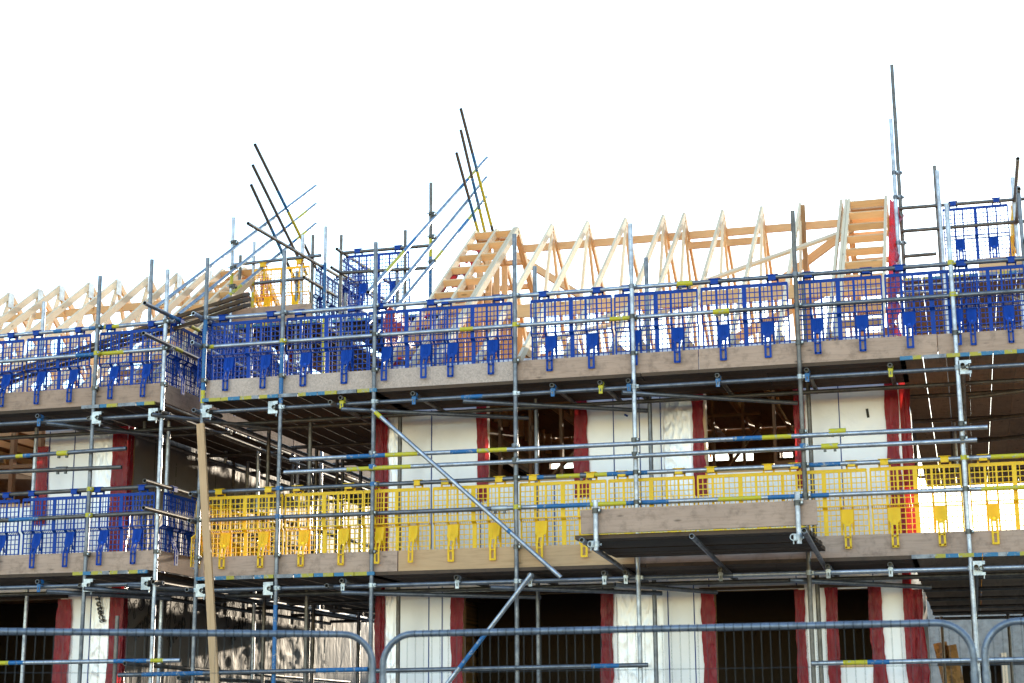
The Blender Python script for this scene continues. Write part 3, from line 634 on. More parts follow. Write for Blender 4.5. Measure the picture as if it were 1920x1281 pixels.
red_side(rh, RX0, 1.2, 1.75, .2, 5.5, -1); red_side(rh, RX0, 1.2, 2.4, 5.3, 6.4, -1)
for px0, px1, py0, py1 in ((727, 748, 752, 1036), (1242, 1298, 738, 1000), (724, 746, 1090, 1300), (1152, 1238, 1090, 1300)):
    foil_patch(rh, fx(px0, 900), fx(px1, 900), wz(px0, py1), wz(px0, py0), WY)
for px, py0, py1 in ((809, 770, 1030), (1152, 745, 1030), (1201, 745, 1030), (1241, 740, 1030), (1040, 908, 1030), (1578, 722, 1010), (901, 905, 1030), (804, 1100, 1300), (829, 1100, 1300), (853, 1095, 1110), (1130, 1085, 1106), (1254, 1085, 1300), (1303, 1085, 1300), (1329, 1085, 1101), (1493, 1080, 1100), (1550, 1078, 1098), (1637, 1076, 1096)): line_strip(rh, px, py0, py1)
mb = MB(); q = P(1627, 775, WY); mb.bar(q + V(-.006, -.005, .05), q + V(.004, -.005, -.05), .028, .004, (0, 1, 0)); mb.build('tape_mark', 'black print', rh)
mb = MB(); q = P(1174, 779, WY); mb.bar(q + V(-.02, -.005, .012), q + V(.02, -.005, -.012), .022, .004, (0, 1, 0)); mb.build('tape_mark', 'blue line tape', rh)
for px, py0, py1 in ((1691, 1085, 1275), (1157, 1120, 1275), (1245, 770, 930), (749, 800, 1020)):
    x = fx(px, (py0 + py1) / 2, WY); mb = MB(); mb.abox(x - .004, x + .004, WY - .034, WY - .003, wz(px, py1), wz(px, py0)); mb.build('lap_seam', 'wall foil', rh)
# folded foil lip under the deck of the lower storey
for px0, px1 in ((1245, 1330), (1520, 1695)): foil_patch(rh, fx(px0, 1090), fx(px1, 1090), wz(px0, 1098), wz(px0, 1068), WY, 'crumpled foil', .014)

def truss(par, X, yr, zr, y0, y1, slope, plate=False, tail=.28):
    ye0, ye1 = y0 - tail, y1 + tail; zc = zr - slope * (yr - y0) + .02
    t = MB(); n = V(0, -slope, 1).normalized(); nb = V(0, slope, 1).normalized()
    top = V(X, yr, zr)
    root = bpy.data.objects.new('roof_truss', None); COL.objects.link(root); put(root, (X, yr, zc), par)
    def member(nm, a, b, h, k='pale pine', w=.035):
        m_ = MB(); a, b = Vector(a), Vector(b); m_.bar(a, b, w, h, (0, 0, 1) if abs((b - a).normalized().z) < .95 else (0, 1, 0), 0); m_.build(nm, k, root)
    off = .048 * math.sqrt(1 + slope * slope)
    member('rafter', (X, yr - .006, zr - off), (X, ye0, zr - slope * (yr - ye0) - off), .097)
    member('rafter', (X, yr + .006, zr - off), (X, ye1, zr - slope * (ye1 - yr) - off), .097, 'new pine')
    member('chord', (X, y0 - .1, zc - .12), (X, y1 + .1, zc - .12), .095, 'new pine', .0345)
    L = y1 - y0; a1, a2 = y0 + L * .345, y0 + L * .655
    member('web', (X, yr - .015, zr - .16), (X, a1, zc - .07), .072, 'pale pine', .034); member('web', (X, yr + .015, zr - .16), (X, a2, zc - .07), .072, 'new pine', .034)
    q0, q1 = y0 + L * .23, y0 + L * .77
    member('web', (X, q0, zr - slope * (yr - q0) - .13), (X, a1 - .03, zc - .07), .072, 'new pine', .033); member('web', (X, q1, zr - slope * (q1 - yr) - .13), (X, a2 + .03, zc - .07), .072, 'new pine', .033)
    if plate:
        m_ = MB()
        for sx in (-.0185, .0185): m_.bar((X + sx * 1.08, yr, zr - .035), (X + sx * 1.08, yr, zr - .26), .002, .15, (0, 1, 0))
        m_.build('nail_plate', 'nail plate steel', root)
    return root
SL = .725
for px, py in ((1035, 420), (1102, 412), (1173, 405), (1244, 400), (1283, 397), (1355, 390), (1428, 385), (1500, 378), (1577, 370)):
    q = P(px, py, RYD); truss(rh, q.x, RYD, RZ, WY, BY, SL)
def gable_ladder(par, xs, yr, zr, y0, y1, slope, red=False, joint=None):
    root = bpy.data.objects.new('gable_ladder', None); COL.objects.link(root); put(root, (xs[0], yr, zr), par)
    off = .048 * math.sqrt(1 + slope * slope)
    def pt(x, y, d=0): return V(x, y, zr - slope * abs(yr - y) - off - d)
    for x in xs:
        for ye in (y0 - .28, y1 + .28):
            m_ = MB(); m_.bar(pt(x, yr), pt(x, ye), .036, .097); m_.build('rafter', 'pale pine' if ye < yr else 'new pine', root)
    for s_ in (-1, 1):
        y = .10
        while y < (yr - y0) + .2:
            for xa, xb in zip(xs[:-1], xs[1:]):
                if xb - xa < .12: continue
                m_ = MB(); yy = yr + s_ * (y + (0 if len(xs) < 4 else .0)); nrm = V(0, s_ * slope, 1).normalized()
                c = pt(0, yy); m_.bar((xa + .019, c.y, c.z), (xb - .019, c.y, c.z), .038, .092, nrm); m_.build('rung', 'new pine', root)
            y += .37
    return root
x0, x1, x2 = P(893, 431, RYD).x, P(932, 429, RYD).x, P(966, 425, RYD).x
gable_ladder(rh, [x0, x1, x2 - .005, x2 + .035], RYD, RZ, WY, BY, SL)
y0_, y1_ = P(1592, 372, RYD).x, P(1661, 367, RYD).x
gable_ladder(rh, [y0_ - .04, y0_, y1_], RYD, RZ, WY, BY, SL)
def gable_panel(par, X, yr, zr, y0, y1, slope, side=1, z0=5.55, frac=.62, ext=None):
    mb = MB(); zt = z0 + (zr - z0) * frac; dy = (zr - .15 - zt) / slope
    def zz(y): return zr - .14 - slope * abs(yr - y)
    pts = [(y0, z0), (y1, z0), (y1, zz(y1)), (yr + dy, zt), (yr - dy, zt), (y0, zz(y0))]
    mb.face([(X, p[0], p[1]) for p in pts], 0); mb.face([(X - side * .014, p[0], p[1]) for p in pts][::-1], 1)
    for a_, b_ in zip(pts, pts[1:] + pts[:1]): mb.face([(X, a_[0], a_[1]), (X - side * .014, a_[0], a_[1]), (X - side * .014, b_[0], b_[1]), (X, b_[0], b_[1])], 0)
    mb.build('gable_panel', [ext or 'sheathing board', 'red membrane'], par)
    y = y0 + .15
    while y < y1: mb = MB(); mb.abox(X - .11 if ext else X + .003, X - .017 if ext else X + .093, y - .019, y + .019, z0, zz(y)); mb.build('gable_stud', 'new pine', par); y += .42
gable_panel(rh, x1 - .06, RYD, RZ, WY, BY, SL, 1)
def red_verge(par, xa, xb, yr, zr, ya, yb, slope, drop, amp):
    sd_ = random.random() * 40
    def fn(u, v):
        y = ya + (yb - ya) * v; z = zr - slope * abs(yr - y) - drop; k = noise.noise(V(sd_, y * 3.1, u * 2)); k2 = noise.noise(V(y * 6, sd_, u * 4))
        return (xa + (xb - xa) * u + amp * k * u, y, z + amp * (k2 * .8 - .9 * u * u))
    mb = MB(); mb.grid(fn, 8, 70); return mb.build('red_membrane', 'red membrane', par)
red_verge(rh, RX1 - .08, RX1 + .045, RYD, RZ, 4.72, 1.15, SL, .06, .10)
xg = P(897, 431, RYD).x
for k in range(9):
    ya = RYD - .22 - .36 * k; red_verge(rh, xg + .03, xg + .16, RYD, RZ, ya, ya - .2, SL, .15, .09)
red_verge(rh, xg - .10, xg - .03, RYD, RZ, 4.0, 1.2, SL, .12, .10)
# long timbers fixed across the trusses
def timber(par, p0, p1, w, h, m='new pine', nm='binder', up=(0, 0, 1)):
    mb = MB(); mb.bar(p0, p1, w, h, up); return mb.build(nm, m, par)
a, b = P(980, 467, RYD + .3), P(1665, 415, RYD + .3); timber(rh, (a.x, RYD + .30, a.z), (-.7, RYD + .30, a.z), .036, .11)
a, b = P(1290, 450, RYD + .38), P(1440, 440, RYD + .38); timber(rh, (a.x, RYD + .34, a.z - .10), (b.x, RYD + .34, a.z - .10), .036, .10)
a = P(960, 585, 2.8); timber(rh, (RX0 + .3, 2.80, a.z), (RX1, 2.80, a.z), .038, .17, 'new pine')
timber(rh, P(1120, 600, 2.55), P(1590, 432, 4.25), .10, .036, 'pale pine', 'diagonal_binder', (0, -.6, 1)); timber(rh, P(982, 650, 2.3), P(1380, 548, 3.1), .10, .036, 'pale pine', 'diagonal_binder', (0, -.6, 1))
timber(rh, P(1440, 545, 5.3), P(1600, 425, 5.0), .036, .12, 'new pine', 'diagonal_binder'); timber(rh, P(965, 478, 6.0), P(1090, 556, 7.6), .036, .12, 'new pine', 'diagonal_binder'); timber(rh, P(1545, 372, 5.1), P(1700, 350, 4.7), .03, .03, 'pale pine', 'diagonal_binder') if False else None
timber(rh, P(1370, 640, 4.0), P(1560, 540, 5.4), .036, .12, 'new pine', 'diagonal_binder')
q = P(1505, 385, RYD - .1); timber(rh, (q.x, RYD - .1, q.z), (q.x, RYD - .05, 6.0), .06, .045, 'interior timber', 'strut', (0, 1, 0))

# ---- left-hand house
lh = thing('timber_frame_house', (-13, 4.7, 0), 'timber frame house at far left, roof trusses with steel nail plates', 'house')
LX1 = -9.86; LX0 = -15.2
H = []
H.append((fx(-90, 880), fx(82, 880), wz(40, 952), 5.6)); H.append((fx(-90, 1200), fx(110, 1200), 0.3, wz(60, 1124)))
wall(lh, 'front_wall', LX0, LX1, 0, 5.6, WY, .16, H, 'wall foil'); LH = H
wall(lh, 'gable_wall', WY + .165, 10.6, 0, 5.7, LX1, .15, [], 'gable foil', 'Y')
wall(lh, 'rear_wall', LX0, LX1 - .16, 0, 5.6, 8.15, .15, [(-13.5, -12.2, 5.0, 5.25), (-11.8, -10.9, 5.1, 5.4)], 'interior timber', 'X')
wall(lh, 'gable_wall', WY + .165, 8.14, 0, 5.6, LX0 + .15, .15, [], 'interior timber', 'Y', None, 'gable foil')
mb = MB(); mb.abox(LX0 + .16, LX1 - .16, WY + .165, 8.14, 3.2, 3.45); mb.build('upper_floor', 'interior timber', lh)
mb = MB(); mb.abox(LX0, LX1 - .16, 4.2, 8.14, 5.7, 5.74); mb.build('loft_ceiling', 'interior timber', lh)
mb = MB(); x = -14.5
while x < -10.2: mb.abox(x - .03, x + .03, 3.4, 3.49, 3.45, 5.6); x += .42
mb.abox(-14.6, -10.2, 3.401, 3.489, 5.0, 5.05); mb.build('stud_partition', 'interior timber', lh)
mb = MB(); mb.abox(LX0, LX1 - .2, 4.4, 4.5, 0, 3.19); mb.build('shaded_partition', 'interior shade', lh)
mb = MB(); mb.abox(LH[0][0], LH[0][1], WY + .01, WY + .15, LH[0][2], LH[0][2] + .05); mb.build('sill', 'toe board pine', lh)
mb = MB(); mb.abox(LH[1][0], LH[1][1] + .1, WY - .04, WY - .004, LH[1][3], LH[1][3] + .05); mb.build('lintel', 'dark deck board', lh)
for a_ in ((66, 88, 838, 985), (209, 236, 800, 1045), (104, 131, 1124, 1300), (204, 230, 1092, 1300)): red_strip(lh, *a_)
red_side(lh, LX1, 1.22, 1.36, .2, 5.4)
foil_patch(lh, fx(176, 950), fx(209, 950), wz(190, 1040), wz(190, 805), WY); foil_patch(lh, fx(170, 1190), fx(203, 1190), .6, wz(190, 1098), WY)
for px, py0, py1 in ((136, 800, 1040), (90, 810, 985), (168, 1100, 1300)): line_strip(lh, px, py0, py1)
for y in (1.95, 2.55, 3.15, 3.75, 4.35, 4.95, 5.55, 6.15, 6.75, 7.35, 7.95):
    mb = MB(); mb.abox(LX1 + .003, LX1 + .006, y - .008, y + .008, .2, 5.5); mb.build('batten_line', 'black print', lh)
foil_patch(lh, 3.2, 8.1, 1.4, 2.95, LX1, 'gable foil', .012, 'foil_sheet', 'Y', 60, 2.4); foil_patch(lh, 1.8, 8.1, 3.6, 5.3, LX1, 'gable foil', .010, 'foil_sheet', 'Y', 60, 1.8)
# printed words on the foil, outlined and slanting
def print_text(par, txt, size, mat_world, name='printed_word'):
    cu = bpy.data.curves.new(name, 'FONT'); cu.body = txt; cu.size = size; cu.fill_mode = 'NONE'; cu.bevel_depth = .0045; cu.bevel_resolution = 0; cu.resolution_u = 3
    cu.shear = .2
    tmp = bpy.data.objects.new('tmp', cu); COL.objects.link(tmp); dg = bpy.context.evaluated_depsgraph_get(); dg.update()
    me = bpy.data.meshes.new_from_object(tmp.evaluated_get(dg)); bpy.data.objects.remove(tmp)
    me.transform(mat_world.to_3x3().to_4x4()); me.materials.clear(); me.materials.append(MT('black print'))
    o = bpy.data.objects.new(name, me); COL.objects.link(o); put(o, mat_world.translation, par); return o
def on_gable(px, py, rot):
    q = PX(px, py, LX1 + .022); m_ = Matrix(((0, 0, 1), (1, 0, 0), (0, 1, 0))).to_4x4() @ Matrix.Rotation(rot, 4, 'Z'); m_.translation = q; return m_
for px, py, txt, sz, rot in ((236, 1178, 'Protect', .40, 32), (251, 1205, 'TF200', .20, 32), (312, 1190, 'Protect', .46, 34), (316, 1218, 'TF200', .22, 34), (425, 1180, 'Protect', .5, 34), (432, 1213, 'TF200', .24, 34)): print_text(lh, txt, sz, on_gable(px, py, R(rot)))
q = P(177, 1112, WY - .035); m_ = Matrix(((1, 0, 0), (0, 0, -1), (0, 1, 0))).to_4x4() @ Matrix.Rotation(R(-75), 4, 'Z'); m_.translation = q; print_text(lh, 'Protect', .12, m_)
LRZ = 8.045
for px, py in ((-40, 554), (20, 547), (75, 540), (115, 533), (170, 528), (222, 522), (280, 517), (335, 510), (392, 503)):
    X = P(px, py, 4.75).x; d = ray(px, py); k = (LRZ - CAM.z) / d.z; q = CAM + d * k      # ridge height fixed, truss follows the slightly skewed ridge
    truss(lh, q.x, q.y, LRZ, q.y - 3.5, q.y + 3.5, .70, True)
gable_ladder(lh, [-10.2, -9.86, -9.58], 4.5, 8.0, 1.1, 8.0, .70)
gable_panel(lh, -9.9, 4.5, 8.0, 1.3, 7.9, .70, 1, 5.5, .85, 'gable foil'); red_side(lh, -9.58, 4.35, 4.65, 7.45, 7.85); red_side(lh, -9.58, 5.5, 5.7, 6.6, 7.1)
a = P(0, 582, 4.9); b = P(560, 530, 4.6); timber(lh, (-14.6, 5.05, 7.62), (-9.9, 4.75, 7.62), .036, .11); timber(lh, (-14.6, 3.4, 6.42), (-9.9, 3.1, 6.42), .036, .11)

# ================================================================== gable handrails (sloping tubes over each roof verge)
def gable_rails(X, label, front, back, posts):
    th = thing('gable_scaffold', PX(front[0][0], front[0][1], X) * 1.0, label, 'scaffold')
    for (a0, a1, b0, b1, k, bands) in front: T(th, 'sloping_rail', PX(a0, a1, X), PX(b0, b1, X), k, bands)
    for (a0, a1, b0, b1, k, bands) in back: T(th, 'sloping_rail', PX(a0, a1, X + .06), PX(b0, b1, X + .06), k, bands)
    for px, py, zb_, k, bands, cl in posts:
        q = PX(px, py, X - .05); t = T(th, 'upright_tube', (X - .05, q.y, zb_), (X - .05, q.y, q.z), k, bands)
        for cy in cl: z = PX(px, cy, X - .05).z; C(t, (X - .05, q.y, z), 'dk', 'coupler', R(-90))
    return th
gable_rails(-6.8, 'three sloping silver rails and three raking dark tubes rising above the right-hand house gable',
    [(913, 296, 690, 548, 'g4', [(.10, .2, 'y'), (.2, .28, 'b'), (.66, .75, 'b'), (.75, .88, 'y')]), (912, 333, 690, 606, 'g4', []), (912, 370, 700, 630, 'g4', [(.08, .2, 'y'), (.2, .3, 'b'), (.45, .52, 'y')])],
    [(864, 204, 927, 445, 'g3', [(.33, .47, 'b'), (.47, .9, 'y')]), (864, 244, 913, 452, 'g3', [(.42, .7, 'b'), (.7, .95, 'y')]), (856, 287, 902, 455, 'g3', [(.5, .75, 'b'), (.75, .95, 'y')])],
    [(808, 343, 5.0, 'g3', [(.55, .72, 'b'), (.72, .8, 'y')], (402, 445, 492))])
gable_rails(-9.45, 'three sloping silver rails crossed by three dark raking tubes above the left-hand house gable',
    [(592, 349, 290, 578, 'g4', []), (592, 383, 335, 590, 'g4', [(.08, .16, 'y'), (.2, .3, 'b')]), (592, 420, 380, 595, 'g4', [(.1, .2, 'y'), (.2, .28, 'b'), (.7, .8, 'y')])],
    [(478, 271, 592, 502, 'g3', [(.35, .52, 'b'), (.52, .75, 'y')]), (474, 310, 575, 515, 'g3', []), (471, 347, 560, 540, 'g3', [(.4, .7, 'b')])],
    [(438, 408, 4.9, 'g1', [(.72, .78, 'y')], (456, 505, 540))])

# ================================================================== roof-level towers behind the gables
tw = thing('scaffold_tower', (-9.3, 4.2, 0), 'roof-level scaffold tower behind the left gable, hung with a yellow guard', 'scaffold')
TY = 4.2
for px, py, k, bd in ((451, 479, 'g3', [(.7, .9, 'b')]), (477, 454, 'g1', [(.7, .8, 'y')]), (568, 441, 'g1', []), (587, 441, 'g3', []), (557, 509, 'g2', [])):
    q = P(px, py, TY); T(tw, 'upright_tube', (q.x, TY, 4.5), (q.x, TY, q.z), k, bd)
for p in ((436, 497, 602, 479, 'g2'), (428, 537, 570, 522, 'g2')):
    T(tw, 'guard_rail', P(p[0], p[1], TY - .05), P(p[2], p[3], TY - .05), p[4], [(0, .35, 'y')] if p[1] > 500 else [])
X_ = P(587, 487, TY).x
T(tw, 'return_rail', PX(465, 419, X_ + .05), PX(735, 577, X_ + .05), 'g3'); T(tw, 'return_rail', PX(570, 520, X_ + .05), PX(735, 617, X_ + .05), 'g3', [(.3, .45, 'b')])
a, b = P(478, 500, TY), P(582, 486, TY); guard('yellow', (a.x, TY - .05, a.z), 0, b.x - a.x, 'orange-yellow mesh guard glowing behind the left roof gable', 'guards at roof level')
for k in range(2):
    q = PX(592, 490, X_ + .05); guard('blue', (X_ + .05, q.y + .1 + .97 * k, q.z - .02), R(90), .95, f'{("nearer", "farther")[k]} thin blue mesh guard seen edge-on behind the loose boards at roof level', 'guards at roof level')
for x in [X_ - .25 * i for i in range(5)]: deck_board_y(tw, x, TY - .1, TY + 3.9, P(540, 577, TY).z - .23)
board(tw, 'toe_board', (X_ - 1.4, TY - .08, P(540, 577, TY).z - .1), (X_ + .02, TY - .08, P(540, 577, TY).z - .1), .038, .225, 'weathered board')

tg = thing('scaffold_tower', (-7.5, 4.3, 0), 'roof-level scaffold platform in the gap between the houses, hung with a blue guard', 'scaffold')
GY = 4.25
for px, py, zb_, k, bd in ((640, 441, 3, 'g3', []), (760, 432, 3, 'g3', []), (611, 425, 3, 'g1', [(.6, .75, 'y'), (.75, .9, 'b')]), (648, 550, 3, 'g2', []), (745, 502, 3, 'g2', [])):
    q = P(px, py, GY); T(tg, 'upright_tube', (q.x, GY, zb_), (q.x, GY, q.z), k, bd)
for p in ((640, 475, 812, 460), (636, 512, 812, 502)): T(tg, 'guard_rail', P(p[0], p[1], GY - .05), P(p[2], p[3], GY - .05), 'g3')
X_ = P(641, 474, GY).x
T(tg, 'return_rail', PX(641, 474, X_) + V(0, -.2, 0), PX(745, 540, X_), 'g3', [(.3, .5, 'y')]); T(tg, 'return_rail', PX(636, 512, X_) + V(0, -.3, 0), PX(735, 570, X_), 'g3')
a, b = P(654, 474, GY), P(768, 464, GY); guard('blue', (a.x, GY - .05, a.z), 0, b.x - a.x, 'blue mesh guard on the roof-level platform in the gap between the houses', 'guards at roof level')
guard('blue', (X_, GY + .1, a.z), R(90), .95, 'blue mesh guard turned edge-on at the left end of the gap platform', 'guards at roof level')
zd = P(700, 598, GY).z
x = -8.25
while x < -6.75: deck_board_y(tg, x, GY - .1, GY + 3.9, zd); x += .232
for y in (GY, GY + 1.2, GY + 2.4): T(tg, 'transom_tube', (-8.4, y, zd - .09), (-6.65, y, zd - .09), 'g2')
T(tg, 'level_tube', P(640, 625, GY - .1), P(800, 615, GY - .1), 'g3'); T(tg, 'level_tube', P(640, 640, GY + .6), P(760, 632, GY + .6), 'g2')

tr_ = thing('scaffold_tower', (.5, 4.3, 0), 'tall scaffold tower with a blue guard beside the right-hand roof end', 'scaffold')
QY = 4.3
for px, py, zb_, k, Y, bd in ((1672, 122, 6, 'g3', 4.4, []), (1677.5, 204, 4.5, 'g3', 4.3, []), (1670, 223, 4.5, 'g1', 3.4, []), (1752, 311, 4.5, 'g3', 4.3, []), (1757, 320, 4.5, 'g1', 3.9, []), (1774, 382, 4.5, 'g1', 1.5, []), (1898, 333, 4.5, 'g1', 4.3, []), (1909, 350, 4.5, 'g2', 3.0, [])):
    q = P(px, py, Y); t = T(tr_, 'upright_tube', (q.x, Y, zb_), (q.x, Y, q.z), k, bd)
    if px in (1670, 1677.5):
        for cy in (325, 371, 457): C(t, (q.x, Y, P(px, cy, Y).z), 'g2')
for p in ((1686, 391, 1935, 372), (1690, 434, 1935, 414), (1695, 481, 1756, 476)): T(tr_, 'guard_rail', P(p[0], p[1], QY - .05), P(p[2], p[3], QY - .05), 'g3')
X_ = P(1898, 377, QY).x + .03
T(tr_, 'return_rail', (X_, 2.6, P(1898, 377, QY).z), (X_, 8, P(1898, 377, QY).z), 'g3'); T(tr_, 'return_rail', (X_, 2.9, P(1898, 417, QY).z), (X_, 8, P(1898, 417, QY).z), 'g3'); T(tr_, 'return_rail', (X_ + .04, 1.6, P(1898, 470, QY).z - .25), (X_ + .04, 8, P(1898, 470, QY).z - .25), 'g3')
a, b = P(1766, 386, QY), P(1889, 377, QY); guard('blue', (a.x, QY - .05, a.z), 0, b.x - a.x, 'blue mesh guard high at the right edge, hung against the white sky', 'guards at roof level')
guard('yellow', (X_, QY + .1, a.z), R(90), .95, 'yellow mesh guard edge-on high at the right edge behind the blue one', 'guards at roof level')
zd = P(1790, 519, 4.1).z; x = -.42
while x < 1.6: deck_board_y(tr_, x, 4.0, 8.4, zd); x += .233
board(tr_, 'toe_board', (.40, 4.05, P(1890, 497, 4.05).z), (1.5, 4.05, P(1890, 497, 4.05).z), .038, .2, 'toe board pine')
for y in (4.1, 5.4, 6.7, 7.9): T(tr_, 'transom_tube', (-.5, y, zd - .075), (1.7, y, zd - .075), 'g1')
T(tr_, 'level_tube', P(1600, 552, 3.0), P(1800, 545, 3.0), 'g1'); T(tr_, 'diagonal_brace', P(1790, 525, 4.8), P(1935, 568, 4.8), 'g1')

# rear scaffold seen through the window openings
rs = thing('scaffold', (-3, 9.3, 0), 'rear scaffold behind the right-hand house, glimpsed through its window openings', 'scaffold')
for z in (3.7, 4.05, 5.15, 5.72, 6.05): T(rs, 'guard_rail', (-6.5, 9.2, z), (1.5, 9.2, z), 'g3')
for x in (-6, -4.4, -2.7, -.9, .8): T(rs, 'upright_tube', (x, 9.25, 0), (x, 9.25, 6.6), 'g3')
for k in range(3): guard('yellow', (-1.0 + .97 * k, 9.2, 4.05), 0, .95, f'{ORD[k]} sunlit yellow mesh guard from the left, far beyond the right house end', 'yellow guards at the far rear')

# ================================================================== loose timber
def loose(name, p0, p1, w, h, m, label, cat, group=None, up=(0, 0, 1)):
    mb = MB(); mb.bar(p0, p1, w, h, up); o = mb.build(name, m); tag(o, label, cat, group); return o
for k, (px, py, Y, lab) in enumerate(((462, 552, .62, 'topmost dark scaffold board sloping up across the corner behind the left blue guards'), (489, 566, .50, 'middle dark scaffold board of the sloping stack above the corner'), (514, 577, .34, 'lowest dark scaffold board of the sloping stack, its end reaching farthest right'))):
    p1 = P(px, py, Y); q = P(px - 460, py + 152 - 4 * k, Y + .25); LB = (q, p1) if k == 0 else LB; sv = (LB[1] - LB[0]).cross(V(0, -.3, 1)).normalized(); off = V(.10 * k, -.21 * k, -.125 * k); loose('loose_board', LB[0] + off, LB[1] + off, .225, .038, 'dark deck board', lab, 'board', 'loose boards across the corner', (0, -.3, 1))
p0 = P(376, 795, -.10); p1 = P(404, 1300, -.55); d = (p1 - p0).normalized(); loose('timber_length', p0, p0 + d * ((p0.z) / -d.z), -.001 + .041, .085, 'toe board pine', 'long pale timber leaning on the scaffold beside the gap', 'timber', None, (1, 0, 0))
for k, (px0, px1) in enumerate(((1762, 1785), (1780, 1798))):
    a, b = P(px0, 1205 + 5 * k, 9), P(px1, 1300, 9); d = (b - a).normalized(); loose('loose_board', a, a + d * (a.z / -d.z), .20, .03, 'sheathing board', ('brown board leaning among the posts under the right-hand deck, left of the pair', 'brown board leaning among the posts under the right-hand deck, right of the pair')[k], 'board', 'boards under the right-hand deck', (0, 1, 0))

# ================================================================== house beyond, low right
bh = thing('far_house', (2, 20, 0), 'pale unfinished house far behind, seen low at the right under the deck', 'house')
wall(bh, 'wall', -6, 14, 0, 4.3, 18, .2, [(-3.5, -2.3, .4, 2.6), (-.2, .55, 1.2, 2.7), (1.0, 1.7, .6, 2.6), (2.6, 4.2, .4, 2.6)], 'pale render', 'X', None, 'interior shade')
mb = MB(); mb.abox(-6, 14, 18.25, 24, 4.0, 4.25); mb.build('roof', 'pale grey panel', bh)
mb = MB(); mb.abox(-6, 14, 21, 21.1, 0, 3.9); mb.build('shaded_partition', 'interior shade', bh)
for x in (.62, 1.8): mb = MB(); mb.abox(x - .05, x + .05, 17.9, 17.99, .4, 2.8); mb.build('frame', 'pale pine', bh)

# ================================================================== temporary mesh fence in front
def fence_panel(p0, ang, label, group, Wd=3.45):
    root = thing('fence_panel', p0, label, 'fence panel', group); root.rotation_euler.z = ang
    fr = MB(); r = .02; Hh = 2.0; cr_ = .19; pts = [V(0, 0, .08)]
    pts += [V(cr_ - cr_ * math.cos(t), 0, Hh - cr_ + cr_ * math.sin(t)) for t in [math.pi / 2 * k / 8 for k in range(9)]]
    pts += [V(Wd - cr_ + cr_ * math.sin(t), 0, Hh - cr_ + cr_ * math.cos(t)) for t in [math.pi / 2 * k / 8 for k in range(9)]] + [V(Wd, 0, .08)]
    n = 12; i0 = 0
    for k, p in enumerate(pts):
        d = (pts[min(k + 1, len(pts) - 1)] - pts[max(k - 1, 0)]).normalized(); a = V(0, 1, 0); b = d.cross(a)
        for j in range(n): t = 2 * math.pi * j / n; fr.v.append(p + (a * math.cos(t) + b * math.sin(t)) * r)
    for k in range(len(pts) - 1):
        for j in range(n):
            j2 = (j + 1) % n; fr.f.append((k * n + j, k * n + j2, (k + 1) * n + j2, (k + 1) * n + j)); fr.m.append(0); fr.sm.append(True); fr.uv.append([(0, 0)] * 4)
    fr.tube((0.02, 0, .2), (Wd - .02, 0, .2), r, ((0, 1, 0),), 10, False)
    o = fr.build('frame', 'fence steel', None, (0, 0, 0)); o.parent = root
    wi = MB(); x = .05
    while x < Wd - .03:
        zt = Hh if cr_ < x < Wd - cr_ else Hh - cr_ + math.sqrt(max(0, cr_ ** 2 - (cr_ - min(x, Wd - x)) ** 2))
        wi.tube((x, -.0, .2), (x, -.0, zt - .01), .0013, ((0, 1, 0),), 5, False); wi.ring((x - .0025, 0, zt), (x + .0025, 0, zt), .0225, 10, 0) if cr_ < x < Wd - cr_ else None
        x += .052
    for z in (1.765, 1.45, 1.1, .75, .45): wi.tube((0, -.004, z), (Wd, -.004, z), .0014, ((0, 1, 0),), 5, False)
    o = wi.build('mesh_infill', 'fence wire', None, (0, 0, 0)); o.parent = root
    for z in (1.62, .6):
        for x in (0, Wd):
            c = MB(); c.ring((x, 0, z - .02), (x, 0, z + .02), .024, 10, 0); c.abox(x - .012, x + .012, -.05, .0, z - .02, z + .02); o = c.build('clamp_band', 'dk', None, (x, 0, z)); o.parent = root; o.location = (x, 0, z)
    for x in (0, Wd):
        c = MB(); c.tube((x, 0, 0), (x, 0, 1.73), .0235, ((0, 1, 0),), 10, False); 
        o = c.build('socket_post', 'fence steel', None, (x, 0, 0)); o.parent = root; o.location = (x, 0, 0)
    return root
FG = 'temporary mesh fence panels along the front'
fence_panel(P(718, 1250, -7.3) * 1, 0, 'middle grey mesh fence panel, its full rounded top spanning most of the lower edge', FG); fp = bpy.data.objects[-1] if False else None
q = P(718, 1250, -7.3); q2 = P(1848, 1250, -7.3)
for o in [o for o in bpy.data.objects if o.name.startswith('fence_panel')]: o.location = (q.x, -7.3, 0); o.scale.x = (P(1827, 1250, -7.3).x - q.x) / 3.45
o = fence_panel((q2.x, -7.3, 0), 0, 'grey mesh fence panel cut off at the bottom right corner', FG)
q = P(699, 1250, -7.32); ang = math.atan2(1.22, 1.85); ang = R(30)
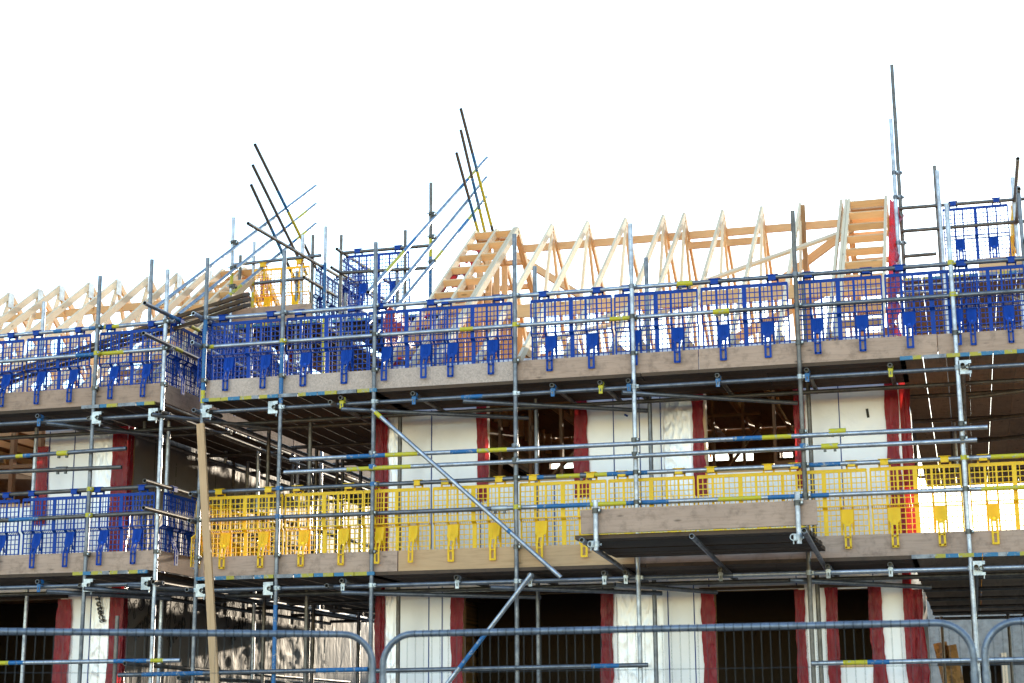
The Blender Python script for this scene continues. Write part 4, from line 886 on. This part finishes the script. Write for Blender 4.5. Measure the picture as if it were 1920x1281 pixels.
o = fence_panel((q.x - 3.45 * math.cos(ang), -7.32 - 3.45 * math.sin(ang), 0), ang, 'grey mesh fence panel at the lower left, angled towards the viewer', FG)

# ================================================================== added row of houses far behind, keeping low sun out of the gap
HY = 46.0
for k, (x, lab) in enumerate(((-24, 'added sun-blocking brick house far behind, leftmost of the row'), (-16.5, 'added sun-blocking brick house far behind, second of the row from the left'), (-9, 'added sun-blocking brick house far behind, middle of the row'), (-1.5, 'added sun-blocking brick house far behind, second of the row from the right'), (6, 'added sun-blocking brick house far behind, rightmost of the row'))):
    th = thing('sun_blocking_house', (x + 3.7, HY, 0), lab, 'house', 'added sun-blocking houses far behind')
    wall(th, 'wall', x, x + 7.4, 0, 5.2, HY, .3, [(x + 1, x + 2.1, 3.2, 4.5), (x + 4.6, x + 5.7, 3.2, 4.5), (x + 1, x + 2.1, .8, 2.2), (x + 4.6, x + 5.7, .2, 2.3)], 'far brick', 'X', None, 'far brick')
    mb = MB(); e0, e1, rz = HY - .3, HY + 8.3, 7.7
    for a_, b_ in ((((x, e0, 5.1), (x + 7.4, e0, 5.1)), ((x + 7.4, HY + 4, rz), (x, HY + 4, rz))), (((x, HY + 4, rz), (x + 7.4, HY + 4, rz)), ((x + 7.4, e1, 5.1), (x, e1, 5.1)))): mb.face([*a_, *b_])
    mb.face([(x, e0, 5.1), (x, HY + 4, rz), (x, e1, 5.1)]); mb.face([(x + 7.4, e0, 5.1), (x + 7.4, e1, 5.1), (x + 7.4, HY + 4, rz)]); mb.face([(x, e0, 5.1), (x, e1, 5.1), (x + 7.4, e1, 5.1), (x + 7.4, e0, 5.1)])
    rf = mb.build('roof', 'far slate', th); mb = MB(); mb.abox(x + 6.9, x + 7.39, HY + 3.6, HY + 4.4, 7.2, 8.1); mb.build('chimney', 'far brick', rf)
    for wx0, z0_, z1_ in ((x + 1, 3.2, 4.5), (x + 4.6, 3.2, 4.5), (x + 1, .8, 2.2), (x + 4.6, .2, 2.3)): mb = MB(); mb.abox(wx0, wx0 + 1.1, HY + .1, HY + .15, z0_, z1_); mb.build('window', 'interior shade', th)
